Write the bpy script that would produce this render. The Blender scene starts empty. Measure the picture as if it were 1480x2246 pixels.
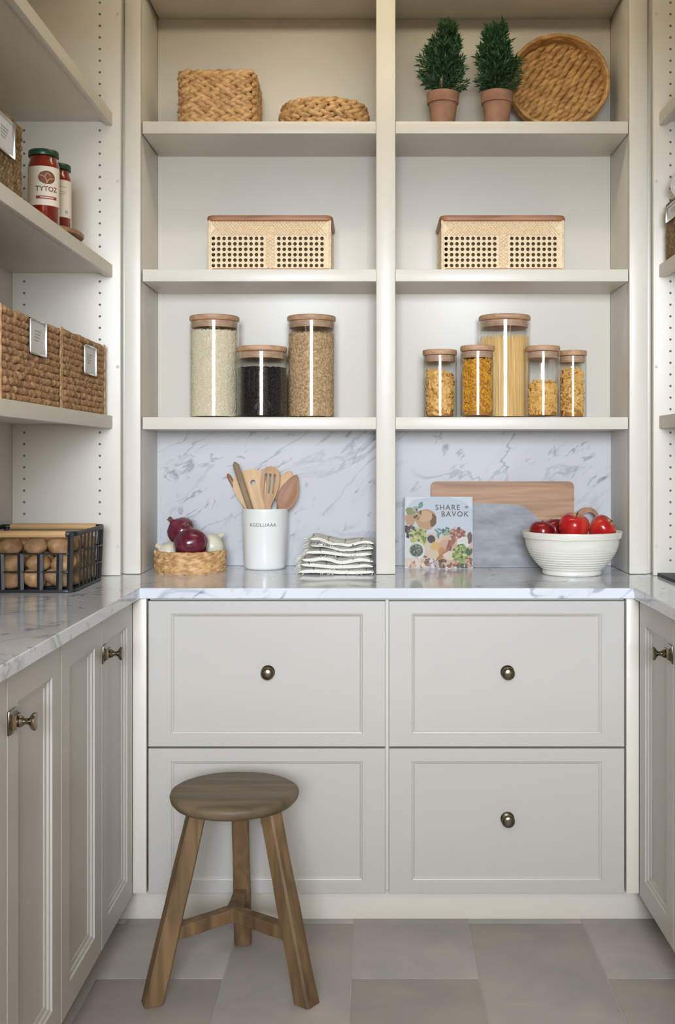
import bpy, bmesh, math, random
from mathutils import Vector, Matrix, noise as mnoise
PI = math.pi
sc = bpy.context.scene
COL = sc.collection
RNG = random.Random(7)

def S(r, g, b):
    def c(x):
        x /= 255.0
        return x / 12.92 if x <= 0.04045 else ((x + 0.055) / 1.055) ** 2.4
    return (c(r), c(g), c(b), 1.0)

# ------------------------------------------------------------------ camera, world, light, exposure
F_PX, W_PX, H_PX = 2358.0, 1480.0, 2246.0
cam_d = bpy.data.cameras.new('camera')
cam = bpy.data.objects.new('camera', cam_d); COL.objects.link(cam)
cam.location = (0, 0, 1.242); cam.rotation_euler = (PI / 2, 0, 0)
cam_d.sensor_fit = 'VERTICAL'; cam_d.sensor_height = 36.0
cam_d.lens = F_PX / H_PX * 36.0
cam_d.shift_x = -78.0 / H_PX; cam_d.shift_y = -120.0 / H_PX
cam_d.clip_start = 0.05
sc.camera = cam

world = bpy.data.worlds.new('world'); sc.world = world; world.use_nodes = True
world.node_tree.nodes['Background'].inputs[0].default_value = (0.75, 0.85, 1.0, 1)
world.node_tree.nodes['Background'].inputs[1].default_value = 0.6
world.cycles.sampling_method = 'NONE'      # the room is closed; the sky only shows through the window

def area_light(name, loc, rot, sx, sy, power, color):
    l = bpy.data.lights.new(name, 'AREA'); l.shape = 'RECTANGLE'; l.size = sx; l.size_y = sy
    l.energy = power; l.color = color
    o = bpy.data.objects.new(name, l); COL.objects.link(o); o.location = loc; o.rotation_euler = rot
    return o
# daylight through the tall window of the room behind the camera
area_light('daylight_window', (0.05, -2.97, 1.85), (PI / 2, 0, 0), 1.5, 1.3, 372, (0.80, 0.88, 0.99))

FILL_LAMP = 17.0      # radiance of the added fill lamp's tube
vs = sc.view_settings
vs.view_transform = 'Standard'; vs.look = 'None'; vs.gamma = 1.0; vs.use_curve_mapping = False
vs.exposure = -0.09
cy = sc.cycles
cy.use_adaptive_sampling = True; cy.adaptive_threshold = 0.05
cy.max_bounces = 8; cy.diffuse_bounces = 4; cy.glossy_bounces = 3; cy.transmission_bounces = 4; cy.transparent_max_bounces = 16
cy.caustics_reflective = False; cy.caustics_refractive = False

# ------------------------------------------------------------------ materials
def mat(name, col, rough=0.5, metal=0.0, col2=None, nscale=(10, 10, 10), detail=4.0, lo=0.35, hi=0.65,
        bump=0.0, bscale=None, bdist=0.002, spec=0.5, coat=0.0, rnd=0.0, distort=0.0, sheen=0.0, sss=0.0):
    m = bpy.data.materials.new(name); m.use_nodes = True
    nt = m.node_tree; n = nt.nodes; L = nt.links
    b = n['Principled BSDF']
    b.inputs['Base Color'].default_value = col
    b.inputs['Roughness'].default_value = rough
    b.inputs['Metallic'].default_value = metal
    b.inputs['Specular IOR Level'].default_value = spec
    b.inputs['Coat Weight'].default_value = coat
    if sss:
        b.inputs['Subsurface Weight'].default_value = sss; b.inputs['Subsurface Radius'].default_value = (0.01, 0.006, 0.004)
    tc = n.new('ShaderNodeTexCoord')
    out = None
    if col2:
        mp = n.new('ShaderNodeMapping'); mp.inputs['Scale'].default_value = nscale
        L.new(tc.outputs['Object'], mp.inputs[0])
        nz = n.new('ShaderNodeTexNoise'); nz.inputs['Scale'].default_value = 1.0
        nz.inputs['Detail'].default_value = detail; nz.inputs['Distortion'].default_value = distort
        L.new(mp.outputs[0], nz.inputs['Vector'])
        r = n.new('ShaderNodeValToRGB')
        r.color_ramp.elements[0].position = lo; r.color_ramp.elements[0].color = col
        r.color_ramp.elements[1].position = hi; r.color_ramp.elements[1].color = col2
        L.new(nz.outputs[0], r.inputs[0]); out = r.outputs[0]
    if rnd:
        oi = n.new('ShaderNodeObjectInfo'); hs = n.new('ShaderNodeHueSaturation')
        mr = n.new('ShaderNodeMapRange'); mr.inputs['To Min'].default_value = 1 - rnd; mr.inputs['To Max'].default_value = 1 + rnd
        L.new(oi.outputs['Random'], mr.inputs[0]); L.new(mr.outputs[0], hs.inputs['Value'])
        if out: L.new(out, hs.inputs['Color'])
        else: hs.inputs['Color'].default_value = col
        out = hs.outputs[0]
    if out: L.new(out, b.inputs['Base Color'])
    if bump:
        mp2 = n.new('ShaderNodeMapping'); mp2.inputs['Scale'].default_value = bscale or nscale
        L.new(tc.outputs['Object'], mp2.inputs[0])
        nb = n.new('ShaderNodeTexNoise'); nb.inputs['Scale'].default_value = 1.0; nb.inputs['Detail'].default_value = 4
        L.new(mp2.outputs[0], nb.inputs['Vector'])
        bp = n.new('ShaderNodeBump'); bp.inputs['Strength'].default_value = bump; bp.inputs['Distance'].default_value = bdist
        L.new(nb.outputs[0], bp.inputs['Height']); L.new(bp.outputs[0], b.inputs['Normal'])
    return m

def marble_mat(name='marble', rough=0.10, spec=0.5, c0=(226, 230, 236), c1=(100, 112, 134)):
    m = bpy.data.materials.new(name); m.use_nodes = True
    nt = m.node_tree; n = nt.nodes; L = nt.links; b = n['Principled BSDF']
    b.inputs['Roughness'].default_value = rough; b.inputs['Specular IOR Level'].default_value = spec
    tc = n.new('ShaderNodeTexCoord')
    m0 = n.new('ShaderNodeMapping'); m0.inputs['Rotation'].default_value = (0.0, 0.62, -0.35); L.new(tc.outputs['Object'], m0.inputs[0])
    mp = n.new('ShaderNodeMapping'); mp.inputs['Scale'].default_value = (1.1, 1.7, 3.0); L.new(m0.outputs[0], mp.inputs[0])
    def noi(scale, det, dist, src=mp):
        z = n.new('ShaderNodeTexNoise'); z.inputs['Scale'].default_value = scale; z.inputs['Detail'].default_value = det
        z.inputs['Distortion'].default_value = dist; L.new(src.outputs[0], z.inputs['Vector']); return z
    def math_(op, a, bv):
        q = n.new('ShaderNodeMath'); q.operation = op; q.use_clamp = False
        for i, x in enumerate((a, bv)):
            if x is None: continue
            if isinstance(x, (int, float)): q.inputs[i].default_value = x
            else: L.new(x, q.inputs[i])
        return q.outputs[0]
    def ramp(src, p0, c0, p1, c1):
        r = n.new('ShaderNodeValToRGB'); e = r.color_ramp.elements
        e[0].position = p0; e[0].color = (c0, c0, c0, 1); e[1].position = p1; e[1].color = (c1, c1, c1, 1)
        L.new(src, r.inputs[0]); return r.outputs[0]
    # long thin veins
    a = math_('ABSOLUTE', math_('SUBTRACT', noi(1.7, 6, 0.9).outputs[0], 0.5), None)
    vein = ramp(a, 0.0, 1.0, 0.016, 0.0)
    patch = ramp(noi(2.6, 3, 0.2).outputs[0], 0.42, 0.0, 0.62, 1.0)
    # short flecks
    a2 = math_('ABSOLUTE', math_('SUBTRACT', noi(6.5, 6, 1.0).outputs[0], 0.5), None)
    fl = ramp(a2, 0.0, 1.0, 0.045, 0.0)
    p2 = ramp(noi(8.5, 2, 0.4).outputs[0], 0.56, 0.0, 0.66, 1.0)
    cloud = ramp(noi(1.1, 5, 0.8).outputs[0], 0.35, 0.0, 0.70, 0.45)
    v = math_('MULTIPLY', vein, patch)
    f = math_('MULTIPLY', fl, p2)
    tot = math_('ADD', math_('ADD', math_('MULTIPLY', v, 0.55), math_('MULTIPLY', f, 0.62)), math_('MULTIPLY', cloud, 0.42))
    mx = n.new('ShaderNodeMix'); mx.data_type = 'RGBA'; mx.clamp_factor = True
    L.new(tot, mx.inputs[0])
    mx.inputs[6].default_value = S(*c0); mx.inputs[7].default_value = S(*c1)
    L.new(mx.outputs[2], b.inputs['Base Color'])
    return m

def glass_mat(name, tint=(0.992, 0.996, 0.993, 1), base=0.034, power=4.0, rough=0.02, milky=0.0):
    m = bpy.data.materials.new(name); m.use_nodes = True
    nt = m.node_tree; n = nt.nodes; L = nt.links
    for x in list(n): n.remove(x)
    out = n.new('ShaderNodeOutputMaterial'); mix = n.new('ShaderNodeMixShader')
    tr = n.new('ShaderNodeBsdfTransparent'); tr.inputs[0].default_value = tint
    gl = n.new('ShaderNodeBsdfGlossy'); gl.inputs['Roughness'].default_value = rough; gl.inputs[0].default_value = (1, 1, 1, 1)
    lw = n.new('ShaderNodeLayerWeight'); lw.inputs[0].default_value = 0.5
    p = n.new('ShaderNodeMath'); p.operation = 'POWER'; p.inputs[1].default_value = power
    L.new(lw.outputs['Facing'], p.inputs[0])
    mr = n.new('ShaderNodeMapRange'); mr.inputs['To Min'].default_value = base; mr.inputs['To Max'].default_value = 0.9
    L.new(p.outputs[0], mr.inputs[0]); L.new(mr.outputs[0], mix.inputs[0])
    src = tr.outputs[0]
    if milky:
        df = n.new('ShaderNodeBsdfDiffuse'); df.inputs[0].default_value = (0.75, 0.76, 0.78, 1)
        m2 = n.new('ShaderNodeMixShader'); m2.inputs[0].default_value = milky
        L.new(tr.outputs[0], m2.inputs[1]); L.new(df.outputs[0], m2.inputs[2]); src = m2.outputs[0]
    L.new(src, mix.inputs[1]); L.new(gl.outputs[0], mix.inputs[2]); L.new(mix.outputs[0], out.inputs[0])
    return m

def attr_mat(name, rough=0.5):
    m = bpy.data.materials.new(name); m.use_nodes = True
    n = m.node_tree.nodes; a = n.new('ShaderNodeAttribute'); a.attribute_name = 'print'
    m.node_tree.links.new(a.outputs['Color'], n['Principled BSDF'].inputs['Base Color'])
    n['Principled BSDF'].inputs['Roughness'].default_value = rough
    return m

def cloth_mat():
    m = bpy.data.materials.new('towel_cloth'); m.use_nodes = True
    nt = m.node_tree; n = nt.nodes; L = nt.links; b = n['Principled BSDF']; b.inputs['Roughness'].default_value = 0.95
    tc = n.new('ShaderNodeTexCoord')
    uv = n.new('ShaderNodeUVMap'); uv.uv_map = 'uv'
    nz = n.new('ShaderNodeTexNoise'); nz.inputs['Scale'].default_value = 3.0; L.new(uv.outputs[0], nz.inputs['Vector'])
    sx = n.new('ShaderNodeSeparateXYZ'); L.new(uv.outputs[0], sx.inputs[0])
    masks = []
    for k in (0, 1):
        ad = n.new('ShaderNodeMath'); ad.operation = 'MULTIPLY_ADD'; ad.inputs[1].default_value = 0.35
        L.new(nz.outputs[0], ad.inputs[0]); L.new(sx.outputs[k], ad.inputs[2])
        fr = n.new('ShaderNodeMath'); fr.operation = 'FRACT'; L.new(ad.outputs[0], fr.inputs[0])
        lt = n.new('ShaderNodeMath'); lt.operation = 'LESS_THAN'; lt.inputs[1].default_value = 0.055; L.new(fr.outputs[0], lt.inputs[0])
        masks.append(lt.outputs[0])
    mxm = n.new('ShaderNodeMath'); mxm.operation = 'MAXIMUM'; L.new(masks[0], mxm.inputs[0]); L.new(masks[1], mxm.inputs[1])
    mx = n.new('ShaderNodeMix'); mx.data_type = 'RGBA'; L.new(mxm.outputs[0], mx.inputs[0])
    mx.inputs[6].default_value = S(236, 233, 222); mx.inputs[7].default_value = S(120, 120, 114)
    L.new(mx.outputs[2], b.inputs['Base Color'])
    nb = n.new('ShaderNodeTexNoise'); nb.inputs['Scale'].default_value = 260; L.new(tc.outputs['Object'], nb.inputs['Vector'])
    bp = n.new('ShaderNodeBump'); bp.inputs['Strength'].default_value = 0.5; bp.inputs['Distance'].default_value = 0.002
    L.new(nb.outputs[0], bp.inputs['Height']); L.new(bp.outputs[0], b.inputs['Normal'])
    return m

M = {}
M['paint'] = mat('cabinet_paint', S(222, 216, 203), 0.38)
M['drawer'] = mat('drawer_paint', S(191, 187, 179), 0.38)
M['wall'] = mat('wall_paint', S(205, 192, 168), 0.8)
M['ceil'] = mat('ceiling_paint', S(232, 228, 218), 0.9)
M['marble'] = marble_mat()
M['splash'] = marble_mat('honed_marble', 0.42, 0.25, (203, 203, 204), (108, 113, 124))
M['tile'] = mat('floor_tile', S(162, 157, 152), 0.55, col2=S(188, 177, 169), nscale=(5, 5, 5), detail=8, lo=0.3, hi=0.7, bump=0.15, bscale=(60, 60, 60), bdist=0.001, rnd=0.025, distort=0.6)
M['grout'] = mat('grout', S(186, 182, 176), 0.9)
M['kfloor'] = mat('kitchen_floor', S(176, 132, 88), 0.5, col2=S(150, 108, 68), nscale=(8, 2, 8))
M['kwall'] = mat('kitchen_wall_paint', S(190, 172, 142), 0.8)
M['nickel'] = mat('aged_nickel', S(150, 143, 128), 0.22, metal=1.0, col2=S(120, 112, 98), nscale=(60, 60, 60))
M['hole'] = mat('pin_hole_dark', S(112, 107, 98), 0.9)
M['cap'] = mat('screw_cap', S(205, 202, 194), 0.5)
M['hyacinth'] = mat('water_hyacinth', S(226, 184, 128), 0.55, col2=S(166, 120, 74), nscale=(45, 45, 70), lo=0.35, hi=0.72, bump=0.5, bscale=(60, 60, 320))
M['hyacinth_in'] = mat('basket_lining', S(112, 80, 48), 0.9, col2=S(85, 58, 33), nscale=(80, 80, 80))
M['rope'] = mat('rope_weave', S(206, 164, 120), 0.8, col2=S(146, 106, 70), nscale=(60, 60, 60), lo=0.35, hi=0.7, bump=0.9, bscale=(160, 160, 160), bdist=0.003)
M['rope_edge'] = mat('rope_edge', S(204, 168, 126), 0.8, col2=S(160, 120, 82), nscale=(90, 90, 90), bump=0.6, bscale=(160, 160, 160))
M['seagrass'] = mat('seagrass', S(150, 122, 80), 0.75, col2=S(92, 68, 38), nscale=(70, 70, 70), lo=0.35, hi=0.7, bump=0.7, bscale=(140, 140, 140))
M['traystraw'] = mat('tray_straw', S(212, 166, 104), 0.55, col2=S(154, 110, 62), nscale=(30, 60, 60), lo=0.35, hi=0.7, bump=0.6, bscale=(60, 320, 60))
M['cane'] = mat('cane', S(246, 226, 192), 0.5, col2=S(224, 194, 150), nscale=(140, 140, 140), lo=0.3, hi=0.75, bump=0.6, bscale=(240, 240, 240))
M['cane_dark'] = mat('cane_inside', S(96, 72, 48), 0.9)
M['rim_wood'] = mat('rim_wood', S(176, 122, 84), 0.45, col2=S(140, 92, 60), nscale=(8, 60, 60))
M['bamboo'] = mat('bamboo_lid', S(206, 166, 132), 0.5, col2=S(176, 134, 100), nscale=(10, 90, 90), lo=0.3, hi=0.7)
M['seal'] = mat('silicone_seal', S(205, 200, 190), 0.35, spec=0.4)
M['glass'] = glass_mat('jar_glass')
M['bag'] = glass_mat('plastic_film', tint=(0.9, 0.91, 0.92, 1), base=0.16, power=2.0, rough=0.12, milky=0.30)
M['rice'] = mat('white_rice', S(238, 226, 198), 0.6, col2=S(220, 206, 174), nscale=(200, 200, 200))
M['beans'] = mat('black_beans', S(17, 18, 23), 0.55, col2=S(8, 9, 12), nscale=(150, 150, 150), spec=0.25)
M['grain'] = mat('brown_grain', S(218, 188, 144), 0.55, col2=S(168, 130, 88), nscale=(150, 150, 150))
M['pasta'] = mat('pasta', S(240, 196, 116), 0.5, col2=S(220, 166, 84), nscale=(60, 60, 60))
M['pasta_deep'] = mat('pasta_deep', S(232, 172, 44), 0.5, col2=S(205, 140, 28), nscale=(60, 60, 60))
M['pasta_core'] = mat('pasta_core', S(176, 116, 44), 0.8)
M['spaghetti'] = mat('spaghetti', S(240, 202, 132), 0.45, col2=S(222, 176, 100), nscale=(150, 150, 4))
M['terracotta'] = mat('terracotta', S(168, 128, 104), 0.85, col2=S(146, 108, 86), nscale=(25, 25, 25), bump=0.2, bscale=(120, 120, 120))
M['soil'] = mat('soil', S(48, 36, 26), 0.95)
M['leaf'] = mat('rosemary_leaf', S(34, 72, 40), 0.55, col2=S(72, 112, 70), nscale=(70, 70, 70), lo=0.4, hi=0.75)
M['stem'] = mat('plant_stem', S(70, 60, 40), 0.8)
M['stoolwood'] = mat('stool_wood', S(134, 106, 72), 0.6, col2=S(80, 60, 38), nscale=(30, 30, 3.5), detail=7, lo=0.3, hi=0.72, bump=0.35, bscale=(90, 90, 8), distort=0.8)
M['stoolseat'] = mat('stool_seat_wood', S(126, 108, 82), 0.55, col2=S(80, 66, 46), nscale=(4, 22, 22), detail=7, lo=0.3, hi=0.72, bump=0.3, bscale=(10, 80, 80), distort=0.8)
M['acacia'] = mat('acacia_wood', S(190, 146, 106), 0.5, col2=S(128, 90, 60), nscale=(3.0, 30, 48), detail=6, lo=0.3, hi=0.72, distort=0.7)
M['palewood'] = mat('pale_wood', S(226, 202, 164), 0.5, col2=S(204, 174, 132), nscale=(5, 40, 40), lo=0.3, hi=0.7)
M['beech'] = mat('beech_wood', S(222, 186, 136), 0.5, col2=S(198, 156, 104), nscale=(60, 60, 6), lo=0.3, hi=0.7)
M['oak'] = mat('oak_wood', S(196, 152, 100), 0.5, col2=S(166, 122, 76), nscale=(60, 60, 6), lo=0.3, hi=0.7)
M['walnut'] = mat('brown_wood', S(170, 118, 78), 0.5, col2=S(138, 92, 58), nscale=(60, 60, 6), lo=0.3, hi=0.7)
M['greywood'] = mat('weathered_wood', S(160, 136, 106), 0.7, col2=S(128, 106, 80), nscale=(80, 80, 12), lo=0.3, hi=0.7)
M['slate'] = mat('grey_stone', S(164, 165, 167), 0.6, col2=S(130, 131, 135), nscale=(16, 60, 40), detail=8, lo=0.3, hi=0.72, bump=0.3, bscale=(140, 140, 140))
M['ceramic'] = mat('white_ceramic', S(236, 235, 231), 0.18, spec=0.5)
M['bowlc'] = mat('cream_ceramic', S(233, 230, 220), 0.22, col2=S(226, 222, 210), nscale=(12, 12, 60))
M['ink'] = mat('grey_ink', S(120, 120, 122), 0.7)
M['onion'] = mat('red_onion_skin', S(92, 26, 44), 0.22, col2=S(140, 60, 78), nscale=(40, 40, 8), lo=0.45, hi=0.85, coat=0.3)
M['onion_root'] = mat('dry_onion_neck', S(66, 48, 44), 0.9, col2=S(130, 96, 70), nscale=(120, 120, 120))
M['whiteonion'] = mat('white_onion_skin', S(226, 220, 200), 0.35, col2=S(206, 200, 172), nscale=(30, 30, 10), lo=0.4, hi=0.8)
M['garlicroot'] = mat('garlic_root', S(215, 205, 170), 0.9)
M['potato'] = mat('potato_skin', S(188, 148, 104), 0.65, col2=S(118, 84, 54), nscale=(35, 35, 35), detail=6, lo=0.35, hi=0.75, bump=0.25, bscale=(90, 90, 90), rnd=0.25)
M['black'] = mat('black_metal', S(28, 28, 30), 0.45)
M['dowel'] = mat('dowel_wood', S(216, 178, 128), 0.5, col2=S(196, 156, 106), nscale=(6, 70, 70))
M['sauce'] = mat('tomato_sauce', S(150, 34, 16), 0.12, col2=S(112, 22, 10), nscale=(30, 30, 30), coat=0.4)
M['lidgreen'] = mat('green_lid', S(34, 66, 44), 0.35)
M['label'] = mat('paper_label', S(232, 220, 200), 0.6)
M['label_brown'] = mat('label_brown', S(132, 70, 50), 0.6, col2=S(108, 84, 62), nscale=(60, 60, 60))
M['label_orange'] = mat('label_orange', S(226, 158, 96), 0.6)
M['label_red'] = mat('label_red', S(150, 64, 52), 0.6)
M['steel'] = mat('bright_steel', S(205, 205, 203), 0.25, metal=1.0)
M['card'] = mat('label_card', S(222, 222, 222), 0.5)
M['cardgrey'] = mat('card_grey', S(170, 172, 176), 0.5)
M['cover'] = mat('book_cover', S(206, 209, 214), 0.55)
M['pages'] = mat('paper', S(235, 230, 220), 0.8)
M['coverprint'] = attr_mat('cover_print', 0.55)
M['titleink'] = mat('title_ink', S(58, 60, 66), 0.5)
M['towel'] = cloth_mat()
M['fringe'] = mat('towel_fringe', S(224, 221, 208), 0.95)
M['slatetray'] = mat('dark_slate', S(52, 54, 58), 0.6)
M['frame'] = mat('window_frame_paint', S(238, 238, 236), 0.4)
M['apple'] = mat('apple_skin', S(178, 22, 26), 0.2, col2=S(214, 74, 52), nscale=(22, 22, 5), lo=0.42, hi=0.78, coat=0.3)
M['apple_dark'] = mat('apple_skin_dark', S(118, 12, 22), 0.2, col2=S(160, 34, 34), nscale=(22, 22, 5), lo=0.45, hi=0.8, coat=0.3)
M['apple_top'] = mat('apple_hollow', S(206, 160, 92), 0.5, col2=S(190, 110, 70), nscale=(60, 60, 60))

# ------------------------------------------------------------------ mesh helpers
class MB:
    def __init__(s): s.v = []; s.f = []; s.c = []; s.mi = []
    def add(s, vs_, fs, mi=0, col=None):
        o = len(s.v); s.v += [tuple(p) for p in vs_]
        for f in fs:
            s.f.append(tuple(i + o for i in f)); s.mi.append(mi); s.c.append(col)
        return s
    def box(s, x0, x1, y0, y1, z0, z1, b=0.0, mi=0):
        if b <= 0:
            v = [(x, y, z) for x in (x0, x1) for y in (y0, y1) for z in (z0, z1)]
            return s.add(v, [(0, 1, 3, 2), (4, 6, 7, 5), (0, 4, 5, 1), (2, 3, 7, 6), (0, 2, 6, 4), (1, 5, 7, 3)], mi)
        bm = bmesh.new(); bmesh.ops.create_cube(bm, size=1.0)
        for q in bm.verts:
            q.co = ((x0 + x1) / 2 + q.co.x * (x1 - x0), (y0 + y1) / 2 + q.co.y * (y1 - y0), (z0 + z1) / 2 + q.co.z * (z1 - z0))
        bmesh.ops.bevel(bm, geom=list(bm.edges), offset=b, segments=2, profile=0.5, affect='EDGES')
        bm.verts.index_update()
        s.add([q.co[:] for q in bm.verts], [[q.index for q in f.verts] for f in bm.faces], mi); bm.free(); return s
    def tube(s, pts, r, n=8, closed=False, mi=0, flat=1.0, up=None):
        pts = [Vector(p) for p in pts]; N = len(pts); rings = []
        prev = None
        for i, p in enumerate(pts):
            if closed: t = pts[(i + 1) % N] - pts[i - 1]
            else: t = pts[min(i + 1, N - 1)] - pts[max(i - 1, 0)]
            t.normalize()
            ref = Vector(up) if up else (prev if prev is not None else (Vector((0, 0, 1)) if abs(t.z) < 0.9 else Vector((1, 0, 0))))
            a = ref - t * ref.dot(t)
            if a.length < 1e-6: a = Vector((1, 0, 0)) - t * t.x
            a.normalize(); b = t.cross(a); prev = a
            rr = r[i] if isinstance(r, (list, tuple)) else r
            rings.append([p + a * (math.cos(2 * PI * k / n) * rr) + b * (math.sin(2 * PI * k / n) * rr * flat) for k in range(n)])
        v = [q for ring in rings for q in ring]; f = []
        for i in range(N if closed else N - 1):
            j = (i + 1) % N
            for k in range(n):
                f.append((i * n + k, i * n + (k + 1) % n, j * n + (k + 1) % n, j * n + k))
        if not closed:
            f.append(tuple(reversed(range(n)))); f.append(tuple((N - 1) * n + k for k in range(n)))
        return s.add(v, f, mi)
    def lathe(s, prof, n=32, c=(0, 0, 0), mi=0, cap0=True, cap1=True, sx=1.0, sy=1.0, fn=None):
        v = []; f = []; m = len(prof)
        for (r, z) in prof:
            for k in range(n):
                a = 2 * PI * k / n; rr = r * (fn(a, z) if fn else 1.0)
                v.append((c[0] + rr * math.cos(a) * sx, c[1] + rr * math.sin(a) * sy, c[2] + z))
        for i in range(m - 1):
            for k in range(n):
                f.append((i * n + k, i * n + (k + 1) % n, (i + 1) * n + (k + 1) % n, (i + 1) * n + k))
        if cap0: f.append(tuple(reversed(range(n))))
        if cap1: f.append(tuple((m - 1) * n + k for k in range(n)))
        return s.add(v, f, mi)
    def ell(s, c, ax, nu=8, nv=5, mi=0, jit=0.0, seed=0):
        """ellipsoid with centre c and three axis vectors"""
        c = Vector(c); a, b, d = (Vector(x) for x in ax); v = []; f = []
        v.append(c - d)
        for j in range(1, nv):
            ph = -PI / 2 + PI * j / nv
            for k in range(nu):
                th = 2 * PI * k / nu
                q = a * (math.cos(ph) * math.cos(th)) + b * (math.cos(ph) * math.sin(th)) + d * math.sin(ph)
                if jit: q *= 1 + jit * mnoise.noise(Vector((q.normalized() * 1.4)) + Vector((seed * 3.1, seed * 1.7, 0)))
                v.append(c + q)
        v.append(c + d); T = len(v) - 1
        for k in range(nu): f.append((0, 1 + (k + 1) % nu, 1 + k))
        for j in range(nv - 2):
            for k in range(nu):
                f.append((1 + j * nu + k, 1 + j * nu + (k + 1) % nu, 1 + (j + 1) * nu + (k + 1) % nu, 1 + (j + 1) * nu + k))
        o = 1 + (nv - 2) * nu
        for k in range(nu): f.append((o + k, o + (k + 1) % nu, T))
        return s.add(v, f, mi)
    def xf(s, mtx):
        s.v = [tuple(mtx @ Vector(p)) for p in s.v]; return s
    def mesh(s, name, mats, smooth=True, angle=40, fix=True):
        me = bpy.data.meshes.new(name); me.from_pydata(s.v, [], s.f)
        for m in (mats if isinstance(mats, (list, tuple)) else [mats]): me.materials.append(m)
        for p, mi in zip(me.polygons, s.mi): p.material_index = mi; p.use_smooth = smooth
        if any(c is not None for c in s.c):
            ca = me.color_attributes.new('print', 'FLOAT_COLOR', 'CORNER')
            for p, c in zip(me.polygons, s.c):
                for li in p.loop_indices: ca.data[li].color = c or (1, 1, 1, 1)
        if fix:
            bm = bmesh.new(); bm.from_mesh(me); bmesh.ops.recalc_face_normals(bm, faces=bm.faces); bm.to_mesh(me); bm.free()
        if smooth: me.set_sharp_from_angle(angle=math.radians(angle))
        me.update(); return me
    def build(s, name, mats, parent=None, **kw):
        return obj(name, s.mesh(name, mats, **kw), parent)

def obj(name, me, parent=None, loc=None, rot=None):
    o = bpy.data.objects.new(name, me); COL.objects.link(o)
    if parent: o.parent = parent
    if loc: o.location = loc
    if rot: o.rotation_euler = rot
    return o
def tag(o, label=None, cat=None, group=None, kind=None):
    if label: o['label'] = label
    if cat: o['category'] = cat
    if group: o['group'] = group
    if kind: o['kind'] = kind
    return o
def thing(name, label, cat, loc=(0, 0, 0), rot=(0, 0, 0), group=None):
    o = bpy.data.objects.new(name, None); COL.objects.link(o); o.empty_display_size = 0.05
    o.location = loc; o.rotation_euler = rot
    return tag(o, label, cat, group)
def dup(o, parent=None):
    c = o.copy(); COL.objects.link(c); c.parent = parent
    for ch in list(o.children): dup(ch, c)
    return c
def struct(o): o['kind'] = 'structure'; return o
def text_geo(s_, size, extrude=0.0004, spacing=1.0, bold=0.012):
    cu = bpy.data.curves.new('lettering', 'FONT'); cu.body = s_; cu.size = size; cu.extrude = extrude; cu.space_character = spacing
    cu.offset = size * bold; cu.align_x = 'CENTER'; cu.resolution_u = 3
    o = bpy.data.objects.new('lettering', cu); COL.objects.link(o)
    me = bpy.data.meshes.new_from_object(o.evaluated_get(bpy.context.evaluated_depsgraph_get()))
    v = [q.co.copy() for q in me.vertices]; f = [tuple(p.vertices) for p in me.polygons]
    bpy.data.objects.remove(o); bpy.data.curves.remove(cu); bpy.data.meshes.remove(me)
    return v, f
def framed(w, h, t, ix, iz, prof, b=0.0015):
    """panel in local x (0..w), z (0..h); front at y=0 facing -y, back at y=t; prof = list of (extra inset, depth)"""
    m = MB()
    rings = [(0, 0, t), (0, 0, b), (b, b, 0.0), (ix, iz, 0.0)] + [(ix + e, iz + e, d) for e, d in prof]
    v = []; f = []
    for (a, c, d) in rings:
        v += [(a, d, c), (w - a, d, c), (w - a, d, h - c), (a, d, h - c)]
    for i in range(len(rings) - 1):
        for k in range(4):
            f.append((i * 4 + k, i * 4 + (k + 1) % 4, i * 4 + 4 + (k + 1) % 4, i * 4 + 4 + k))
    f.append((0, 3, 2, 1)); o = (len(rings) - 1) * 4; f.append((o, o + 1, o + 2, o + 3))
    m.add(v, f); return m

# ------------------------------------------------------------------ the room
XL, XR, YB = -1.04, 1.112, 3.39      # inner faces of the shelf backs / back panel
CEIL = 2.76
fl = struct(MB().box(-2.75, 2.75, 0.94, 3.5, -0.06, -0.0016).build('floor', M['grout'], smooth=False))
tile_me = MB().box(0.0015, 0.3035, 0.0015, 0.6085, -0.0016, 0.0, b=0.0006).mesh('tile', M['tile'])
for ci in range(-4, 4):
    x0 = -0.052 + 0.305 * ci
    off = 2.56 if ci % 2 == 0 else 2.865
    for rj in range(-3, 2):
        y0 = off + 0.61 * rj
        if y0 + 0.61 > 3.48 or y0 < 0.9: continue
        obj('tile', tile_me, fl, (x0, y0, 0))
kf = struct(MB().box(-2.75, 2.75, -3.1, 0.94, -0.06, 0.0).build('floor_kitchen', M['kfloor'], smooth=False))
struct(MB().box(-2.75, 2.75, -3.1, 3.5, CEIL, CEIL + 0.06).build('ceiling', M['ceil'], smooth=False))
struct(MB().box(XL - 0.12, XR + 0.12, YB + 0.022, YB + 0.12, 0, CEIL).build('wall_back', M['wall'], smooth=False))
struct(MB().box(XL - 0.12, XL - 0.022, 1.0, YB + 0.022, 0, CEIL).build('wall_left', M['wall'], smooth=False))
struct(MB().box(XR + 0.022, XR + 0.12, 1.0, YB + 0.022, 0, CEIL).build('wall_right', M['wall'], smooth=False))
DX0, DX1, DZ = -0.80, 0.86, 2.05       # doorway between the pantry and the room behind the camera
m = MB().box(-2.75, DX0, 0.88, 1.0, 0, CEIL).box(DX1, 2.75, 0.88, 1.0, 0, CEIL).box(DX0, DX1, 0.88, 1.0, DZ, CEIL)
struct(m.build('wall_front', M['wall'], smooth=False))
struct(MB().box(-2.75, -2.65, -3.0, 0.88, 0, CEIL).build('wall_kitchen_left', M['kwall'], smooth=False))
struct(MB().box(2.65, 2.75, -3.0, 0.88, 0, CEIL).build('wall_kitchen_right', M['kwall'], smooth=False))
m = MB()
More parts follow.
